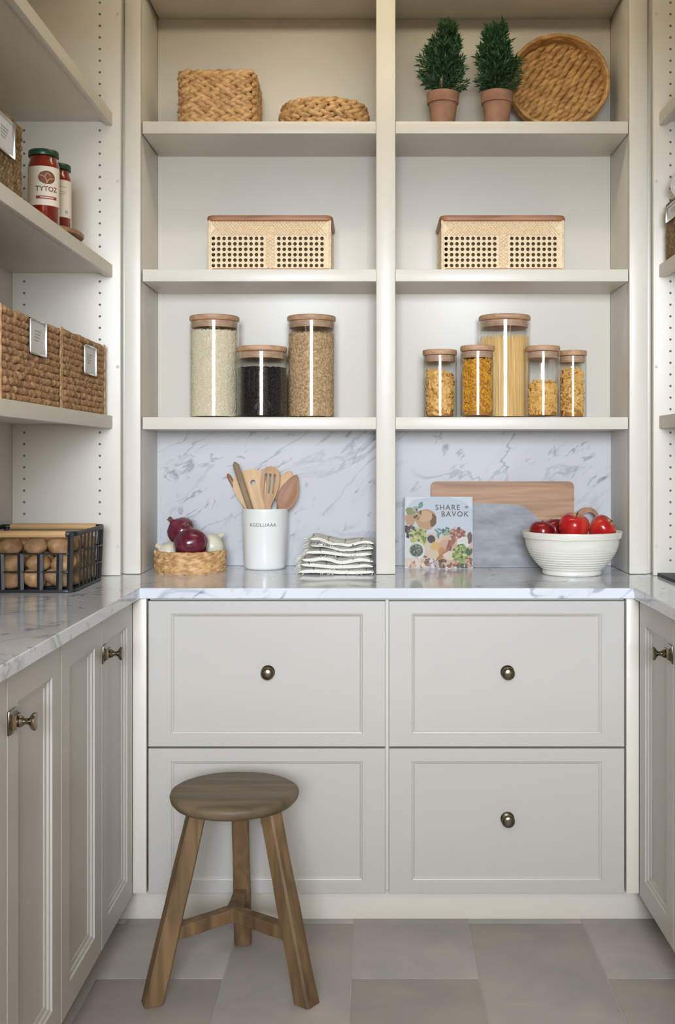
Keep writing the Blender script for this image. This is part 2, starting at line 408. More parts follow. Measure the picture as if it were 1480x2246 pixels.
for x0, x1, z0, z1 in ((-2.75, -0.7, 0, CEIL), (-0.7, 0.8, 0, 1.2), (-0.7, 0.8, 2.5, CEIL), (0.8, 2.75, 0, CEIL)):
    m.box(x0, x1, -3.1, -3.0, z0, z1)
struct(m.build('wall_kitchen_rear', M['kwall'], smooth=False))
def window(name, x0, x1, z0, z1, nx, nz):
    root = thing(name, None, None, ((x0 + x1) / 2, -3.05, z0)); root['kind'] = 'structure'
    w, h = x1 - x0, z1 - z0; f = MB(); t = 0.045
    f.box(-w / 2, -w / 2 + t, -.03, .03, 0, h).box(w / 2 - t, w / 2, -.03, .03, 0, h).box(-w / 2, w / 2, -.03, .03, 0, t).box(-w / 2, w / 2, -.03, .03, h - t, h)
    for i in range(1, nx): f.box(-w / 2 + w * i / nx - .012, -w / 2 + w * i / nx + .012, -.015, .015, t, h - t)
    for i in range(1, nz): f.box(-w / 2 + t, w / 2 - t, -.015, .015, h * i / nz - .012, h * i / nz + .012)
    f.build('window_frame', M['frame'], root, smooth=False)
    MB().box(-w / 2 + t, w / 2 - t, -.003, .003, t, h - t).build('pane', M['glass'], root, smooth=False)
window('window_1', -0.7, 0.8, 1.2, 2.5, 2, 3)

# unseen island block added behind the camera to shade the lower drawers
isl = thing('blocker_island', 'unseen island block added behind the camera to shade the lower cabinets', 'island', (0.05, -1.0, 0.0005))
MB().box(-0.95, 0.95, -0.38, 0.38, 0.0, 0.94, b=0.003).build('body', M['paint'], isl)
MB().box(-1.0, 1.0, -0.42, 0.42, 0.9405, 0.98, b=0.003).build('worktop', M['marble'], isl)
# warm fill lamp, added out of view to brighten the upper shelves
cl = thing('added_fill_lamp', 'unseen linear fill lamp added under the pantry ceiling', 'lamp', (0.03, 2.62, CEIL - 0.0005))
MB().box(-0.60, 0.60, -0.03, 0.03, -0.035, 0.0, b=0.003).build('housing', M['frame'], cl)
gm = bpy.data.materials.new('fill_tube_glow'); gm.use_nodes = True
gm.node_tree.nodes['Principled BSDF'].inputs['Base Color'].default_value = (0.9, 0.88, 0.8, 1)
gm.node_tree.nodes['Principled BSDF'].inputs['Emission Color'].default_value = (1.0, 0.90, 0.70, 1)
gm.node_tree.nodes['Principled BSDF'].inputs['Emission Strength'].default_value = FILL_LAMP
MB().tube([(-0.58, 0, -0.062), (-0.3, 0, -0.062), (0, 0, -0.062), (0.3, 0, -0.062), (0.58, 0, -0.062)], 0.022, 14).build('tube', gm, cl, angle=60)
for x in (-0.59, 0.59): MB().box(x - 0.012, x + 0.012, -0.024, 0.024, -0.088, -0.034, b=0.002).build('end_cap', M['frame'], cl)

# ------------------------------------------------------------------ worktop
m = MB()
outl = [(XL, 1.5), (-0.61, 1.5), (-0.61, 2.81), (0.682, 2.81), (0.682, 1.5), (XR, 1.5), (XR, YB), (XL, YB)]
bm = bmesh.new()
bot = [bm.verts.new((x, y, 0.872)) for x, y in outl]; bf = bm.faces.new(bot)
ex = bmesh.ops.extrude_face_region(bm, geom=[bf]); bmesh.ops.translate(bm, verts=[g for g in ex['geom'] if isinstance(g, bmesh.types.BMVert)], vec=(0, 0, 0.028))
bmesh.ops.recalc_face_normals(bm, faces=bm.faces)
bmesh.ops.bevel(bm, geom=[e for e in bm.edges if abs(e.verts[0].co.z - e.verts[1].co.z) < 1e-5], offset=0.0025, segments=2, profile=0.5, affect='EDGES')
me = bpy.data.meshes.new('marble_worktop'); bm.to_mesh(me); bm.free(); me.materials.append(M['marble'])
tag(obj('marble_worktop', me), 'U-shaped polished grey-veined marble worktop around the pantry', 'worktop')

# ------------------------------------------------------------------ base cabinets
def knob_round(parent, x, z):
    k = MB()
    k.lathe([(0.0175, 0), (0.0185, 0.002), (0.017, 0.004), (0.011, 0.0055), (0.0075, 0.008), (0.0068, 0.014), (0.0105, 0.018), (0.0160, 0.0215), (0.0172, 0.0245), (0.0160, 0.0275), (0.0105, 0.030), (0.0045, 0.0312)], n=28)
    k.xf(Matrix.Translation((x, 0, z)) @ Matrix.Rotation(PI / 2, 4, 'X'))
    o = k.build('knob', M['nickel'], parent, angle=50); o['label'] = 'round aged nickel knob'
    return o
base = thing('drawer_cabinet', 'white-painted cabinet of four wide panelled drawers under the back worktop', 'cabinet', (0, 2.83, 0))
MB().box(-0.592, 0.665, 0.026, 0.555, 0.095, 0.871).build('body', M['paint'], base, smooth=False)
MB().box(-0.7, 0.78, 0.061, 0.08, 0.0005, 0.095, b=0.001).build('toe_kick', M['paint'], base)
MB().box(-0.6325, -0.5965, 0, 0.026, 0.0935, 0.871, b=0.0015).build('filler_stile', M['paint'], base)
MB().box(0.6665, 0.70, 0, 0.026, 0.0935, 0.871, b=0.0015).build('filler_stile', M['paint'], base)
for (x0, x1) in ((-0.5915, 0.0325), (0.042, 0.6615)):
    for (z0, z1) in ((0.0935, 0.475), (0.480, 0.8635)):
        d = framed(x1 - x0, z1 - z0, 0.02, 0.060, 0.0335, [(0.0015, 0.0022), (0.004, 0.0030), (0.007, 0.0058), (0.0085, 0.0065)]).build('drawer_front', M['drawer'], base, angle=20)
        d.location = (x0, 0, z0)
        knob_round(d, (x1 - x0) / 2 + 0.0025, 0.1955).location.y = 0.0065

def side_knob(parent, x, z):
    k = MB()
    # square stepped backplate standing on the door face (local -y), then a waisted stem and a flared head
    k.box(x - 0.021, x + 0.021, -0.004, 0.0, z - 0.021, z + 0.021, b=0.001)
    v = []; 
    for (hw, y) in ((0.018, -0.004), (0.015, -0.006), (0.0125, -0.011), (0.012, -0.0135)):
        v += [(x - hw, y, z - hw), (x + hw, y, z - hw), (x + hw, y, z + hw), (x - hw, y, z + hw)]
    f = [(i * 4 + q, i * 4 + (q + 1) % 4, i * 4 + 4 + (q + 1) % 4, i * 4 + 4 + q) for i in range(3) for q in range(4)] + [(12, 13, 14, 15)]
    k.add(v, f)
    l = MB().lathe([(0.0095, 0.013), (0.0105, 0.017), (0.0085, 0.021), (0.0055, 0.024), (0.0055, 0.030), (0.0075, 0.033), (0.0125, 0.036), (0.0155, 0.039), (0.0160, 0.042), (0.0145, 0.0445), (0.007, 0.046)], n=24)
    l.xf(Matrix.Translation((x, 0, z)) @ Matrix.Rotation(PI / 2, 4, 'X'))
    k.add(l.v, l.f)
    o = k.build('knob', M['nickel'], parent, angle=40); o['label'] = 'nickel knob on a square stepped backplate'
    return o
PROF = [(0.002, 0.004), (0.007, 0.005), (0.009, 0.009), (0.016, 0.0105), (0.017, 0.013)]
def door_cabinet(label, face_x, side, y0, y1, xin):
    """side=-1: left run, doors face +x; side=+1: right run, doors face -x"""
    c = thing('door_cabinet', label, 'cabinet', (face_x, (y0 + y1) / 2, 0), group='lower cabinets with panelled doors')
    h = (y1 - y0) / 2
    lo, hi = sorted((xin - face_x, side * 0.023))
    MB().box(lo, hi, -h + 0.001, h - 0.001, 0.0905, 0.871).build('body', M['paint'], c, smooth=False)
    t0, t1 = sorted((side * 0.065, side * 0.083))
    MB().box(t0, t1, -h, h, 0.0005, 0.090).build('toe_kick', M['paint'], c, smooth=False)
    for k in range(2):                      # k=0 near door, k=1 far door
        w = h - 0.0045
        d = framed(w, 0.775, 0.021, 0.058, 0.058, PROF).build('door', M['drawer'], c, angle=20)
        if side < 0:                        # local x -> +y, faces +x
            d.rotation_euler = (0, 0, PI / 2); d.location = (0, (-h if k == 0 else 0) + 0.00225, 0.0905)
            if k == 1: side_knob(d, 0.020, 0.69)
        else:                               # local x -> -y, faces -x
            d.rotation_euler = (0, 0, -PI / 2); d.location = (0, (0 if k == 0 else h) - 0.00225, 0.0905)
            if k == 1: side_knob(d, w - 0.020, 0.69)
    return c
door_cabinet('white two-door base cabinet on the left run, next to the back corner', -0.6325, -1, 2.181, 2.829, XL)
door_cabinet('white two-door base cabinet nearest the camera on the left run', -0.6325, -1, 1.533, 2.181, XL)
door_cabinet('white two-door base cabinet on the right run, next to the back corner', 0.70, 1, 2.181, 2.829, XR)
door_cabinet('white two-door base cabinet nearest the camera on the right run', 0.70, 1, 1.533, 2.181, XR)

# ------------------------------------------------------------------ back bookcase
bc = thing('built_in_bookcase', 'white built-in open bookcase with two bays standing on the back worktop', 'bookcase', (0, 3.14, 0.9005))
def bcp(name, x0, x1, y0, y1, z0, z1, b=0.0015):
    return MB().box(x0, x1, y0 - 3.14, y1 - 3.14, z0 - 0.9005, z1 - 0.9005, b=b).build(name, M['paint'], bc)
TOPZ = 2.755
bcp('stile', -0.7255, -0.679, 3.14, 3.165, 0.901, TOPZ, 0.003)
bcp('stile', 0.0093, 0.0653, 3.14, 3.165, 0.901, TOPZ, 0.002)
bcp('stile', 0.7484, 0.802, 3.14, 3.165, 0.901, TOPZ, 0.003)
bcp('side_panel', -0.697, -0.679, 3.165, YB, 0.901, TOPZ)
bcp('side_panel', 0.7484, 0.766, 3.165, YB, 0.901, TOPZ)
bcp('divider_panel', 0.0283, 0.0463, 3.165, YB, 0.901, TOPZ)
bcp('back_panel', -0.679, 0.0283, YB, YB + 0.012, 1.341, TOPZ)
bcp('back_panel', 0.0463, 0.7484, YB, YB + 0.012, 1.341, TOPZ)
bcp('corner_filler', -0.76, -0.7262, 3.152, 3.165, 0.901, TOPZ)
bcp('corner_filler', 0.8027, 0.84, 3.152, 3.165, 0.901, TOPZ)
for zt in (1.3596, 1.7925, 2.2255, 2.658):
    bcp('shelf', -0.6745, 0.0088, 3.147, YB - 0.001, zt - 0.0355, zt, 0.0012)
    bcp('shelf', 0.0658, 0.7462, 3.147, YB - 0.001, zt - 0.0355, zt, 0.0012)
bs = thing('marble_backsplash', 'two-panel marble backsplash with diagonal grey veins above the back worktop', 'backsplash', (0, YB, 0.9005))
MB().box(-0.679, 0.0283, -0.004, 0.011, 0.0005, 0.4395).build('marble_panel', M['splash'], bs, smooth=False)
MB().box(0.0463, 0.7484, -0.004, 0.011, 0.0005, 0.4395).build('marble_panel', M['splash'], bs, smooth=False)

# ------------------------------------------------------------------ side shelf units
def side_unit(side, label, xb, xf, xp, levels, pins):
    """xb back plane, xf shelf front, xp front edge of the end panel"""
    u = thing('open_shelf_unit', label, 'shelf unit', (xb, 2.3, 0.9005), group='open shelf units on the side walls')
    def part(name, x0, x1, y0, y1, z0, z1, b=0.0012):
        a, c = sorted((x0, x1))
        return MB().box(a - xb, c - xb, y0 - 2.3, y1 - 2.3, z0 - 0.9005, z1 - 0.9005, b=b).build(name, M['paint'], u)
    part('end_panel', xb, xp, 3.10, 3.118, 0.901, TOPZ)
    part('end_panel', xb, xp, 1.50, 1.518, 0.901, TOPZ)
    part('back_panel', xb, xb + side * 0.012, 1.50, 3.118, 0.901, TOPZ)
    for zt in levels:
        s_ = part('shelf', xb - side * 0.0005, xf + side * 0.018, 1.519, 3.099, zt - 0.024, zt)
        m = MB().box(min(xf, xf + side * 0.018) - xb, max(xf, xf + side * 0.018) - xb, 1.519 - 2.3, 3.099 - 2.3, zt - 0.036 - 0.9005, zt - 0.9005, b=0.0012)
        m.build('nosing', M['paint'], s_)
    m = MB()
    for px in pins:
        for i in range(54):
            z = 0.945 + i * 0.0335
            if any(zt - 0.045 < z < zt + 0.008 for zt in levels): continue
            v = []; 
            for r, y in ((0.0036, 3.0996), (0.0030, 3.0994)):
                v += [(px - xb + r * math.cos(2 * PI * q / 8), y - 2.3, z - 0.9005 + r * math.sin(2 * PI * q / 8)) for q in range(8)]
            m.add(v, [(q, (q + 1) % 8, 8 + (q + 1) % 8, 8 + q) for q in range(8)] + [tuple(range(8, 16))])
    tag(m.build('pin_holes', M['hole'], u, smooth=False), kind='stuff')
    for z in (0.985, 1.503, 2.0385, 2.52):
        c = MB().lathe([(0.0048, 0), (0.0046, 0.0008), (0.0030, 0.001), (0.0026, 0.0004)], n=14)
        c.xf(Matrix.Translation((xp + side * 0.0078 - xb, 3.1 - 2.3, z - 0.9005)) @ Matrix.Rotation(PI / 2, 4, 'X'))
        c.build('screw_cap', M['cap'], u)
    return u
LV = (1.3616, 1.797, 2.234)
side_unit(-1, 'white open shelf unit on the left wall above the worktop', XL, -0.751, -0.7283, LV + (2.67,), (-0.7875, -1.0057))
side_unit(1, 'white open shelf unit on the right wall above the worktop', XR, 0.8243, 0.8085, LV + (2.67,), (0.857, 1.075))

# ------------------------------------------------------------------ stool
st = thing('wooden_stool', 'weathered brown three-legged stool with a round seat in front of the drawers', 'stool', (-0.329, 2.55, 0.0))
sm = MB().lathe([(0.0, 0.424), (0.132, 0.424), (0.143, 0.427), (0.150, 0.435), (0.1525, 0.444), (0.150, 0.451), (0.144, 0.4545), (0.10, 0.4545), (0.05, 0.4530), (0.001, 0.4525)], n=56, cap0=False, cap1=False,
                fn=lambda a, z: 1 + 0.006 * math.sin(3 * a + 0.5) + 0.004 * math.sin(7 * a))
sm.build('seat', M['stoolseat'], st, angle=50)
def beam(p0, p1, w0, w1, twist, ch=0.22, z_cut=None, ztop=None):
    p0, p1 = Vector(p0), Vector(p1); t = (p1 - p0).normalized()
    a = (Vector((1, 0, 0)) - t * t.x).normalized(); b = t.cross(a)
    sec = []
    for k in range(4):
        for q in (-1, 1):
            ang = math.radians(twist) + k * PI / 2 + PI / 4
            base_ = Vector((math.cos(ang), math.sin(ang))); tan = Vector((-math.sin(ang), math.cos(ang)))
            sec.append(base_ * (math.sqrt(2) * (1 - ch / 2)) + tan * q * ch * 0.7)
    v = []; N = 6; n = len(sec)
    for i in range(N + 1):
        s_ = i / N; c = p0.lerp(p1, s_); w = (w0 + (w1 - w0) * s_) / 2
        wob = 1 + 0.03 * math.sin(i * 2.1 + twist)
        for q in sec:
            P_ = c + a * (q.x * w * wob) + b * (q.y * w * wob)
            if i == 0 and z_cut is not None: P_ = P_ + t * ((z_cut - P_.z) / t.z)
            if i == N and ztop is not None: P_ = P_ + t * ((ztop - P_.z) / t.z)
            v.append(P_)
    f = [(i * n + k, i * n + (k + 1) % n, (i + 1) * n + (k + 1) % n, (i + 1) * n + k) for i in range(N) for k in range(n)]
    f += [tuple(reversed(range(n))), tuple(N * n + k for k in range(n))]
    return MB().add(v, f)
feet = [((-0.173, -0.105, 0), (-0.0786, -0.06, 0.424), 24), ((0.178, -0.105, 0), (0.0904, -0.06, 0.424), -36), ((-0.004, 0.205, 0), (0.004, 0.072, 0.424), 4)]
for p0, p1, tw in feet:
    p1v = Vector(p1); 
    beam(p0, p1, 0.044, 0.039, tw, z_cut=0.001, ztop=0.4238).build('leg', M['stoolwood'], st, angle=25)
hub = Vector((-0.006, 0.028, 0.150))
sy = MB()
for p0, p1, tw in feet:
    q = Vector(p0).lerp(Vector(p1), 0.150 / 0.424)
    b_ = beam(hub - (q - hub).normalized() * 0.010, q, 0.030, 0.030, 0, ch=0.12); sy.add(b_.v, b_.f)
so = sy.build('stretcher', M['stoolwood'], st, angle=25)

# ------------------------------------------------------------------ woven helpers
def rrect(w, d, r, step):
    """closed rounded-rectangle path centred on 0, returns list of (pos, tangent, outward normal)"""
    pts = []
    segs = [((w / 2 - r, -d / 2 + r), -PI / 2), ((w / 2 - r, d / 2 - r), 0), ((-w / 2 + r, d / 2 - r), PI / 2), ((-w / 2 + r, -d / 2 + r), PI)]
    poly = []
    for (c, a0) in segs:
        for k in range(7):
            a = a0 + k / 6 * PI / 2; poly.append(Vector((c[0] + r * math.cos(a), c[1] + r * math.sin(a))))
    poly.append(poly[0].copy()); L = [0]
    for i in range(len(poly) - 1): L.append(L[-1] + (poly[i + 1] - poly[i]).length)
    n = max(8, round(L[-1] / step)); out = []; j = 0
    for i in range(n):
        s_ = L[-1] * i / n
        while L[j + 1] < s_: j += 1
        u = (s_ - L[j]) / max(1e-9, L[j + 1] - L[j]); p = poly[j].lerp(poly[j + 1], u); t = (poly[j + 1] - poly[j]).normalized()
        out.append((Vector((p.x, p.y, 0)), Vector((t.x, t.y, 0)), Vector((t.y, -t.x, 0))))
    return out
def ellpath(rx, ry, step):
    n = max(8, round(2 * PI * (rx + ry) / 2 / step)); out = []
    for i in range(n):
        a = 2 * PI * i / n; t = Vector((-rx * math.sin(a), ry * math.cos(a), 0)).normalized()
        out.append((Vector((rx * math.cos(a), ry * math.sin(a), 0)), t, Vector((t.y, -t.x, 0))))
    return out
Z = Vector((0, 0, 1))
def braid(path, z, h, th, rnd, tilt=32, fat=1.0):
    m = MB(); n = len(path)
    step = (path[1][0] - path[0][0]).length if n > 1 else 0.02
    for i, (p, t, nn) in enumerate(path):
        for s_ in (1, -1):
            if s_ == -1:
                p2, t2, n2 = path[(i + 1) % n]; c = (p + p2) / 2; t_ = ((t + t2) / 2).normalized(); nn_ = ((nn + n2) / 2).normalized()
            else: c, t_, nn_ = p, t, nn
            a = math.radians(tilt + rnd.uniform(-7, 7)) * s_
            d1 = t_ * math.cos(a) + Z * math.sin(a); d2 = Z * math.cos(a) - t_ * math.sin(a)
            k = rnd.uniform(0.88, 1.12)
            m.ell(c + Z * (z + s_ * h * 0.22 + rnd.uniform(-.03, .03) * h) + nn_ * rnd.uniform(-0.1, 0.2) * th, (d1 * step * 0.92 * k, d2 * h * 0.33 * fat * rnd.uniform(.9, 1.15), nn_ * th), 8, 5)
    return m
def rope_row(path, z, r, rnd, amp=0.35, seed=0):
    pts = []; rr = []
    for i, (p, t, nn) in enumerate(path):
        q = Vector((i * 0.55, seed * 7.3, 0))
        e = mnoise.noise(q); e2 = mnoise.noise(q + Vector((50, 3, 9)))
        pts.append(p + nn * (e2 * r * 0.5) + Z * (z + e * r * amp)); rr.append(r * (1.05 + 0.28 * mnoise.noise(q * 1.9 + Vector((9, 9, 1)))))
    return MB().tube(pts, rr, 8, closed=True, up=(0, 0, 1))

# ---- rectangular water hyacinth basket (upper left bay)
b1 = thing('woven_basket', 'square plaited straw basket on the top left shelf', 'basket', (-0.4615, 3.268, 2.2260))
rn = random.Random(3)
pth = rrect(0.218, 0.196, 0.022, 0.030)
for k in range(6):
    braid(pth, 0.0135 + k * 0.0252, 0.028, 0.0085, rn, tilt=27).build('braid_row', M['hyacinth'], b1, angle=80)
m = MB(); w, d, h = 0.206, 0.184, 0.150
m.box(-w / 2, w / 2, -d / 2, d / 2, 0.002, 0.008).box(-w / 2, w / 2, -d / 2, -d / 2 + .004, .008, h).box(-w / 2, w / 2, d / 2 - .004, d / 2, .008, h).box(-w / 2, -w / 2 + .004, -d / 2, d / 2, .008, h).box(w / 2 - .004, w / 2, -d / 2, d / 2, .008, h)
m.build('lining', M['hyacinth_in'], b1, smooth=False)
rope_row(rrect(0.216, 0.194, 0.012, 0.008), 0.1525, 0.0045, rn, seed=2).build('rim', M['hyacinth'], b1)
# ---- low round basket
b2 = thing('round_basket', 'low round plaited basket on the top left shelf', 'basket', (-0.1484, 3.268, 2.2260))
for k in range(3):
    bulge = (0.0, 0.005, 0.0)[k]
    braid(ellpath(0.125 + bulge, 0.108 + bulge, 0.033), 0.0125 + k * 0.0225, 0.027, 0.0090, rn, tilt=26).build('braid_row', M['hyacinth'], b2, angle=80)
MB().lathe([(0.118, 0.002), (0.120, 0.066), (0.112, 0.066), (0.110, 0.010)], n=40, sy=0.86).build('lining', M['hyacinth_in'], b2)
rope_row(ellpath(0.125, 0.108, 0.009), 0.0715, 0.0045, rn, seed=5).build('rim', M['hyacinth'], b2)

# ---- leaning round tray
tr = thing('woven_tray', 'large round woven straw tray leaning against the top right shelf back', 'tray', (0.5675, 3.315, 2.2268 + 0.1560), (math.radians(80), 0, math.radians(-3)))
R_ = 0.150
MB().lathe([(0.001, 0.001), (R_ - 0.008, 0.001), (R_ - 0.008, 0.008), (0.001, 0.008)], n=48, cap0=False, cap1=False).build('backing', M['traystraw'], tr)
m = MB(); ang = math.radians(24); ca, sa = math.cos(ang), math.sin(ang)
row = 0
v_ = -R_
while v_ < R_:
    u_ = -R_ + (row % 2) * 0.0165
    while u_ < R_:
        uu = u_ + rn.uniform(-.002, .002); vv = v_ + 0.004 * math.sin(u_ * 55 + row * 0.4) + rn.uniform(-.0012, .0012)
        x, y = uu * ca - vv * sa, uu * sa + vv * ca
        if x * x + y * y < (R_ - 0.018) ** 2:
            a2 = ang + math.radians(18 + rn.uniform(-8, 8)); d1 = Vector((math.cos(a2), math.sin(a2), rn.uniform(-.12, .12))); d2 = Vector((-math.sin(a2), math.cos(a2), 0))
            m.ell((x, y, 0.010), (d1 * 0.0260 * rn.uniform(.85, 1.15), d2 * 0.0090, Vector((0, 0, 0.0085))), 8, 5)
        u_ += 0.033
    v_ += 0.0132; row += 1
m.build('woven_base', M['traystraw'], tr, angle=80)
for k in range(5):
    rope_row(ellpath(R_ - 0.004 + k * 0.0008, R_ - 0.004 + k * 0.0008, 0.012), 0.006 + k * 0.0085, 0.0062, rn, seed=20 + k).build('rim_coil', M['traystraw'], tr)

# ---- potted rosemary
def topiary(label, x, y, H, lean, seed):
    r = random.Random(seed)
    t = thing('potted_plant', label, 'plant', (x, y, 2.2260), group='potted plants on the top right shelf')
    MB().lathe([(0.0325, 0), (0.0335, 0.001), (0.0430, 0.074), (0.0468, 0.0745), (0.0490, 0.1035), (0.0480, 0.106), (0.0440, 0.106), (0.0415, 0.088)], n=36, cap1=False).build('pot', M['terracotta'], t, angle=30)
    MB().lathe([(0.0415, 0.086), (0.03, 0.094), (0.001, 0.097)], n=20, cap0=False).build('soil', M['soil'], t)
    MB().tube([(0, 0, 0.09), (0.002 + lean * 0.4, 0, 0.17), (lean, 0, 0.09 + H * 0.8)], [0.005, 0.004, 0.002], 6).build('stem', M['stem'], t)
    m = MB()
    def leaf(p, d, L, w):
        side = d.cross(Vector((r.uniform(-1, 1), r.uniform(-1, 1), r.uniform(-1, 1))))
        if side.length < 1e-4: return
        side.normalize(); up = side.cross(d) * (w * 0.35)
        a, b_, e = p, p + d * (L * 0.45), p + d * L
        m.add([a, b_ + side * w, e, b_ - side * w, b_ + up], [(0, 1, 4), (0, 4, 3), (1, 2, 4), (4, 2, 3)])
    for i in range(150):                         # shoots
        tt = r.random() ** 0.85; th = r.uniform(0, 2 * PI)
        Rm = 0.066 * (1 - 0.58 * tt ** 1.7) * (0.82 + 0.18 * math.sin(th * 3 + seed)) * r.uniform(0.55, 1.0)
        base_ = Vector((lean * tt + 0.25 * Rm * math.cos(th), 0.25 * Rm * math.sin(th) * 0.9, 0.100 + (H - 0.075) * tt * 0.92))
        outw = Vector((math.cos(th), math.sin(th) * 0.9, 0)); d = (outw * (1.0 - 0.55 * tt) + Z * (0.25 + 0.9 * tt + r.uniform(-.15, .25))).normalized()
        L = 0.030 + Rm * 0.75
        if tt > 0.9: L *= r.uniform(0.9, 1.35)
        n = 13
        for k in range(n):
            s_ = (k + 0.6) / n; p = base_ + d * L * s_ + Z * (0.012 * s_ * s_)
            for q in range(2):
                th2 = k * 2.4 + q * PI + i
                a = d.orthogonal().normalized(); b_ = d.cross(a)
                o_ = (a * math.cos(th2) + b_ * math.sin(th2))
                leaf(p, (o_ * r.uniform(0.5, 0.9) + d * 0.9).normalized(), r.uniform(0.016, 0.025), r.uniform(0.0022, 0.0032))
    for i in range(8):                           # crown tips
        d = Vector((r.uniform(-.35, .35), r.uniform(-.3, .3), 1)).normalized(); base_ = Vector((lean + r.uniform(-.016, .016), r.uniform(-.014, .014), 0.07 + H * r.uniform(.80, .90)))
        for k in range(14):
            p = base_ + d * (0.036 * k / 14); a = d.orthogonal().normalized(); b_ = d.cross(a)
            for q in range(2):
                th2 = k * 2.4 + q * PI; leaf(p, ((a * math.cos(th2) + b_ * math.sin(th2)) * 0.6 + d).normalized(), 0.016, 0.002)
    m.build('foliage', M['leaf'], t, smooth=False, fix=False)
topiary('bushy green plant in a terracotta pot, the left of the two plants', 0.209, 3.225, 0.245, 0.012, 11)
topiary('bushy green plant in a terracotta pot touching the round woven tray', 0.3714, 3.222, 0.235, -0.004, 23)

# ---- cane baskets
def cane_basket(label, x):
    W, D, H = 0.356, 0.200, 0.147
    t = thing('cane_basket', label, 'basket', (x, 3.268, 1.7930), group='cane webbing baskets on the second shelf')
    def wall(w, h, cols, name):
        """flat webbing in local x,z at y=0; cols = list of ('s'|'h', width)"""
        m = MB(); xs = -w / 2; rows = [('s', 0.006)] + [('h', 0.0160)] * 6 + [('s', h - 0.006 - 0.096)]
        for ct, cw in cols:
            zs = 0.0
            for rt, rh in rows:
                q = [(xs, 0, zs), (xs + cw, 0, zs), (xs + cw, 0, zs + rh), (xs, 0, zs + rh)]
                if ct == 's' or rt == 's': m.add(q, [(0, 1, 2, 3)])
                else:
                    cx, cz = xs + cw / 2, zs + rh / 2; rr = 0.0056
                    hole = []; outer = []
                    for k in range(8):
                        a = PI / 8 + k * PI / 4
                        hole.append((cx + rr * math.cos(a), 0, cz + rr * math.sin(a)))
                    out = [(xs + cw, 0, cz), (xs + cw, 0, zs + rh), (cx, 0, zs + rh), (xs, 0, zs + rh), (xs, 0, cz), (xs, 0, zs), (cx, 0, zs), (xs + cw, 0, zs)]
                    hin = [(p[0], 0.003, p[2]) for p in hole]
                    fs = []
                    for k in range(8):
                        # outer[k] lies between hole[k-1] and hole[k]
                        fs.append((k, (k + 1) % 8, 8 + k)); fs.append((k, 8 + k, 8 + (k - 1) % 8))
                        fs.append((8 + k, 8 + (k + 1) % 8, 16 + (k + 1) % 8, 16 + k))
                    m.add(out + hole + hin, fs)
                zs += rh
            xs += cw
        return m
    c = (W - 0.008 - 0.034 - 0.012) / 19
    cols = [('s', 0.004)] + [('h', c)] * 10 + [('s', 0.034)] + [('h', c)] * 9 + [('s', 0.016)]
    f = wall(W, H, cols, 'front').build('webbing_panel', M['cane'], t, smooth=False, fix=False); f.location = (0, -D / 2, 0)
    g = obj('webbing_panel', f.data, t, (0, D / 2, 0), (0, 0, PI))
    cs = [('s', 0.012)] + [('h', 0.016)] * 11 + [('s', D - 0.012 - 0.176)]
    s1 = wall(D, H, cs, 'side').build('webbing_panel', M['cane'], t, smooth=False, fix=False); s1.location = (W / 2, 0, 0); s1.rotation_euler = (0, 0, PI / 2)
    obj('webbing_panel', s1.data, t, (-W / 2, 0, 0), (0, 0, -PI / 2))
    m = MB(); e = 0.012
    m.box(-W / 2 + e, W / 2 - e, -D / 2 + e, -D / 2 + e + .002, .004, H - .01).box(-W / 2 + e, W / 2 - e, D / 2 - e - .002, D / 2 - e, .004, H - .01)
    m.box(-W / 2 + e, -W / 2 + e + .002, -D / 2 + e, D / 2 - e, .004, H - .01).box(W / 2 - e - .002, W / 2 - e, -D / 2 + e, D / 2 - e, .004, H - .01).box(-W / 2 + .002, W / 2 - .002, -D / 2 + .002, D / 2 - .002, .001, .004)
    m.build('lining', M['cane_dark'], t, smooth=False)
    # raised woven strips: diagonal lattice on the plain band and the crossing in the middle
    m = MB()
    zb, zt = 0.103, H - 0.004
    n = int(W / 0.0095)
    for i in range(n):
        x0 = -W / 2 + 0.004 + i * 0.0095
        for s_ in (1, -1):
            x1 = x0 + s_ * (zt - zb) * 0.9
            if x1 < -W / 2 + .003 or x1 > W / 2 - .003: continue
            m.tube([(x0, -D / 2 - 0.0008, zb), (x1, -D / 2 - 0.0008, zt)], 0.0016, 4)
    xm = -W / 2 + 0.004 + 10 * c + 0.017
    for i in range(10):
        z0 = 0.004 + i * 0.0105
        for s_ in (1, -1): m.tube([(xm - s_ * 0.013, -D / 2 - 0.0008, z0), (xm + s_ * 0.013, -D / 2 - 0.0008, z0 + 0.019)], 0.0018, 4)
    tag(m.build('cane_strands', M['cane'], t, smooth=False), kind='stuff')
    pth = rrect(W + 0.004, D + 0.004, 0.014, 0.012)
    MB().tube([p + Z * (H + 0.006) for p, _, _ in pth], 0.0088, 8, closed=True, up=(0, 0, 1), flat=0.75).build('rim', M['rim_wood'], t)
    rp = rrect(W + 0.002, D + 0.002, 0.005, 0.02); MB().tube([p + Z * 0.0030 for p, _, _ in rp], 0.0026, 6, closed=True, up=(0, 0, 1)).build('base_strip', M['rim_wood'], t)
    for sx in (-1, 1):
        for sy_ in (-1, 1): MB().tube([(sx * W / 2, sy_ * D / 2, 0.0), (sx * W / 2, sy_ * D / 2, H)], 0.0032, 6).build('corner_binding', M['cane'], t)
cane_basket('cane webbing basket with wooden rim in the left bay above the rice jar', -0.3045)
cane_basket('cane webbing basket with wooden rim in the right bay above the pasta jars', 0.3815)

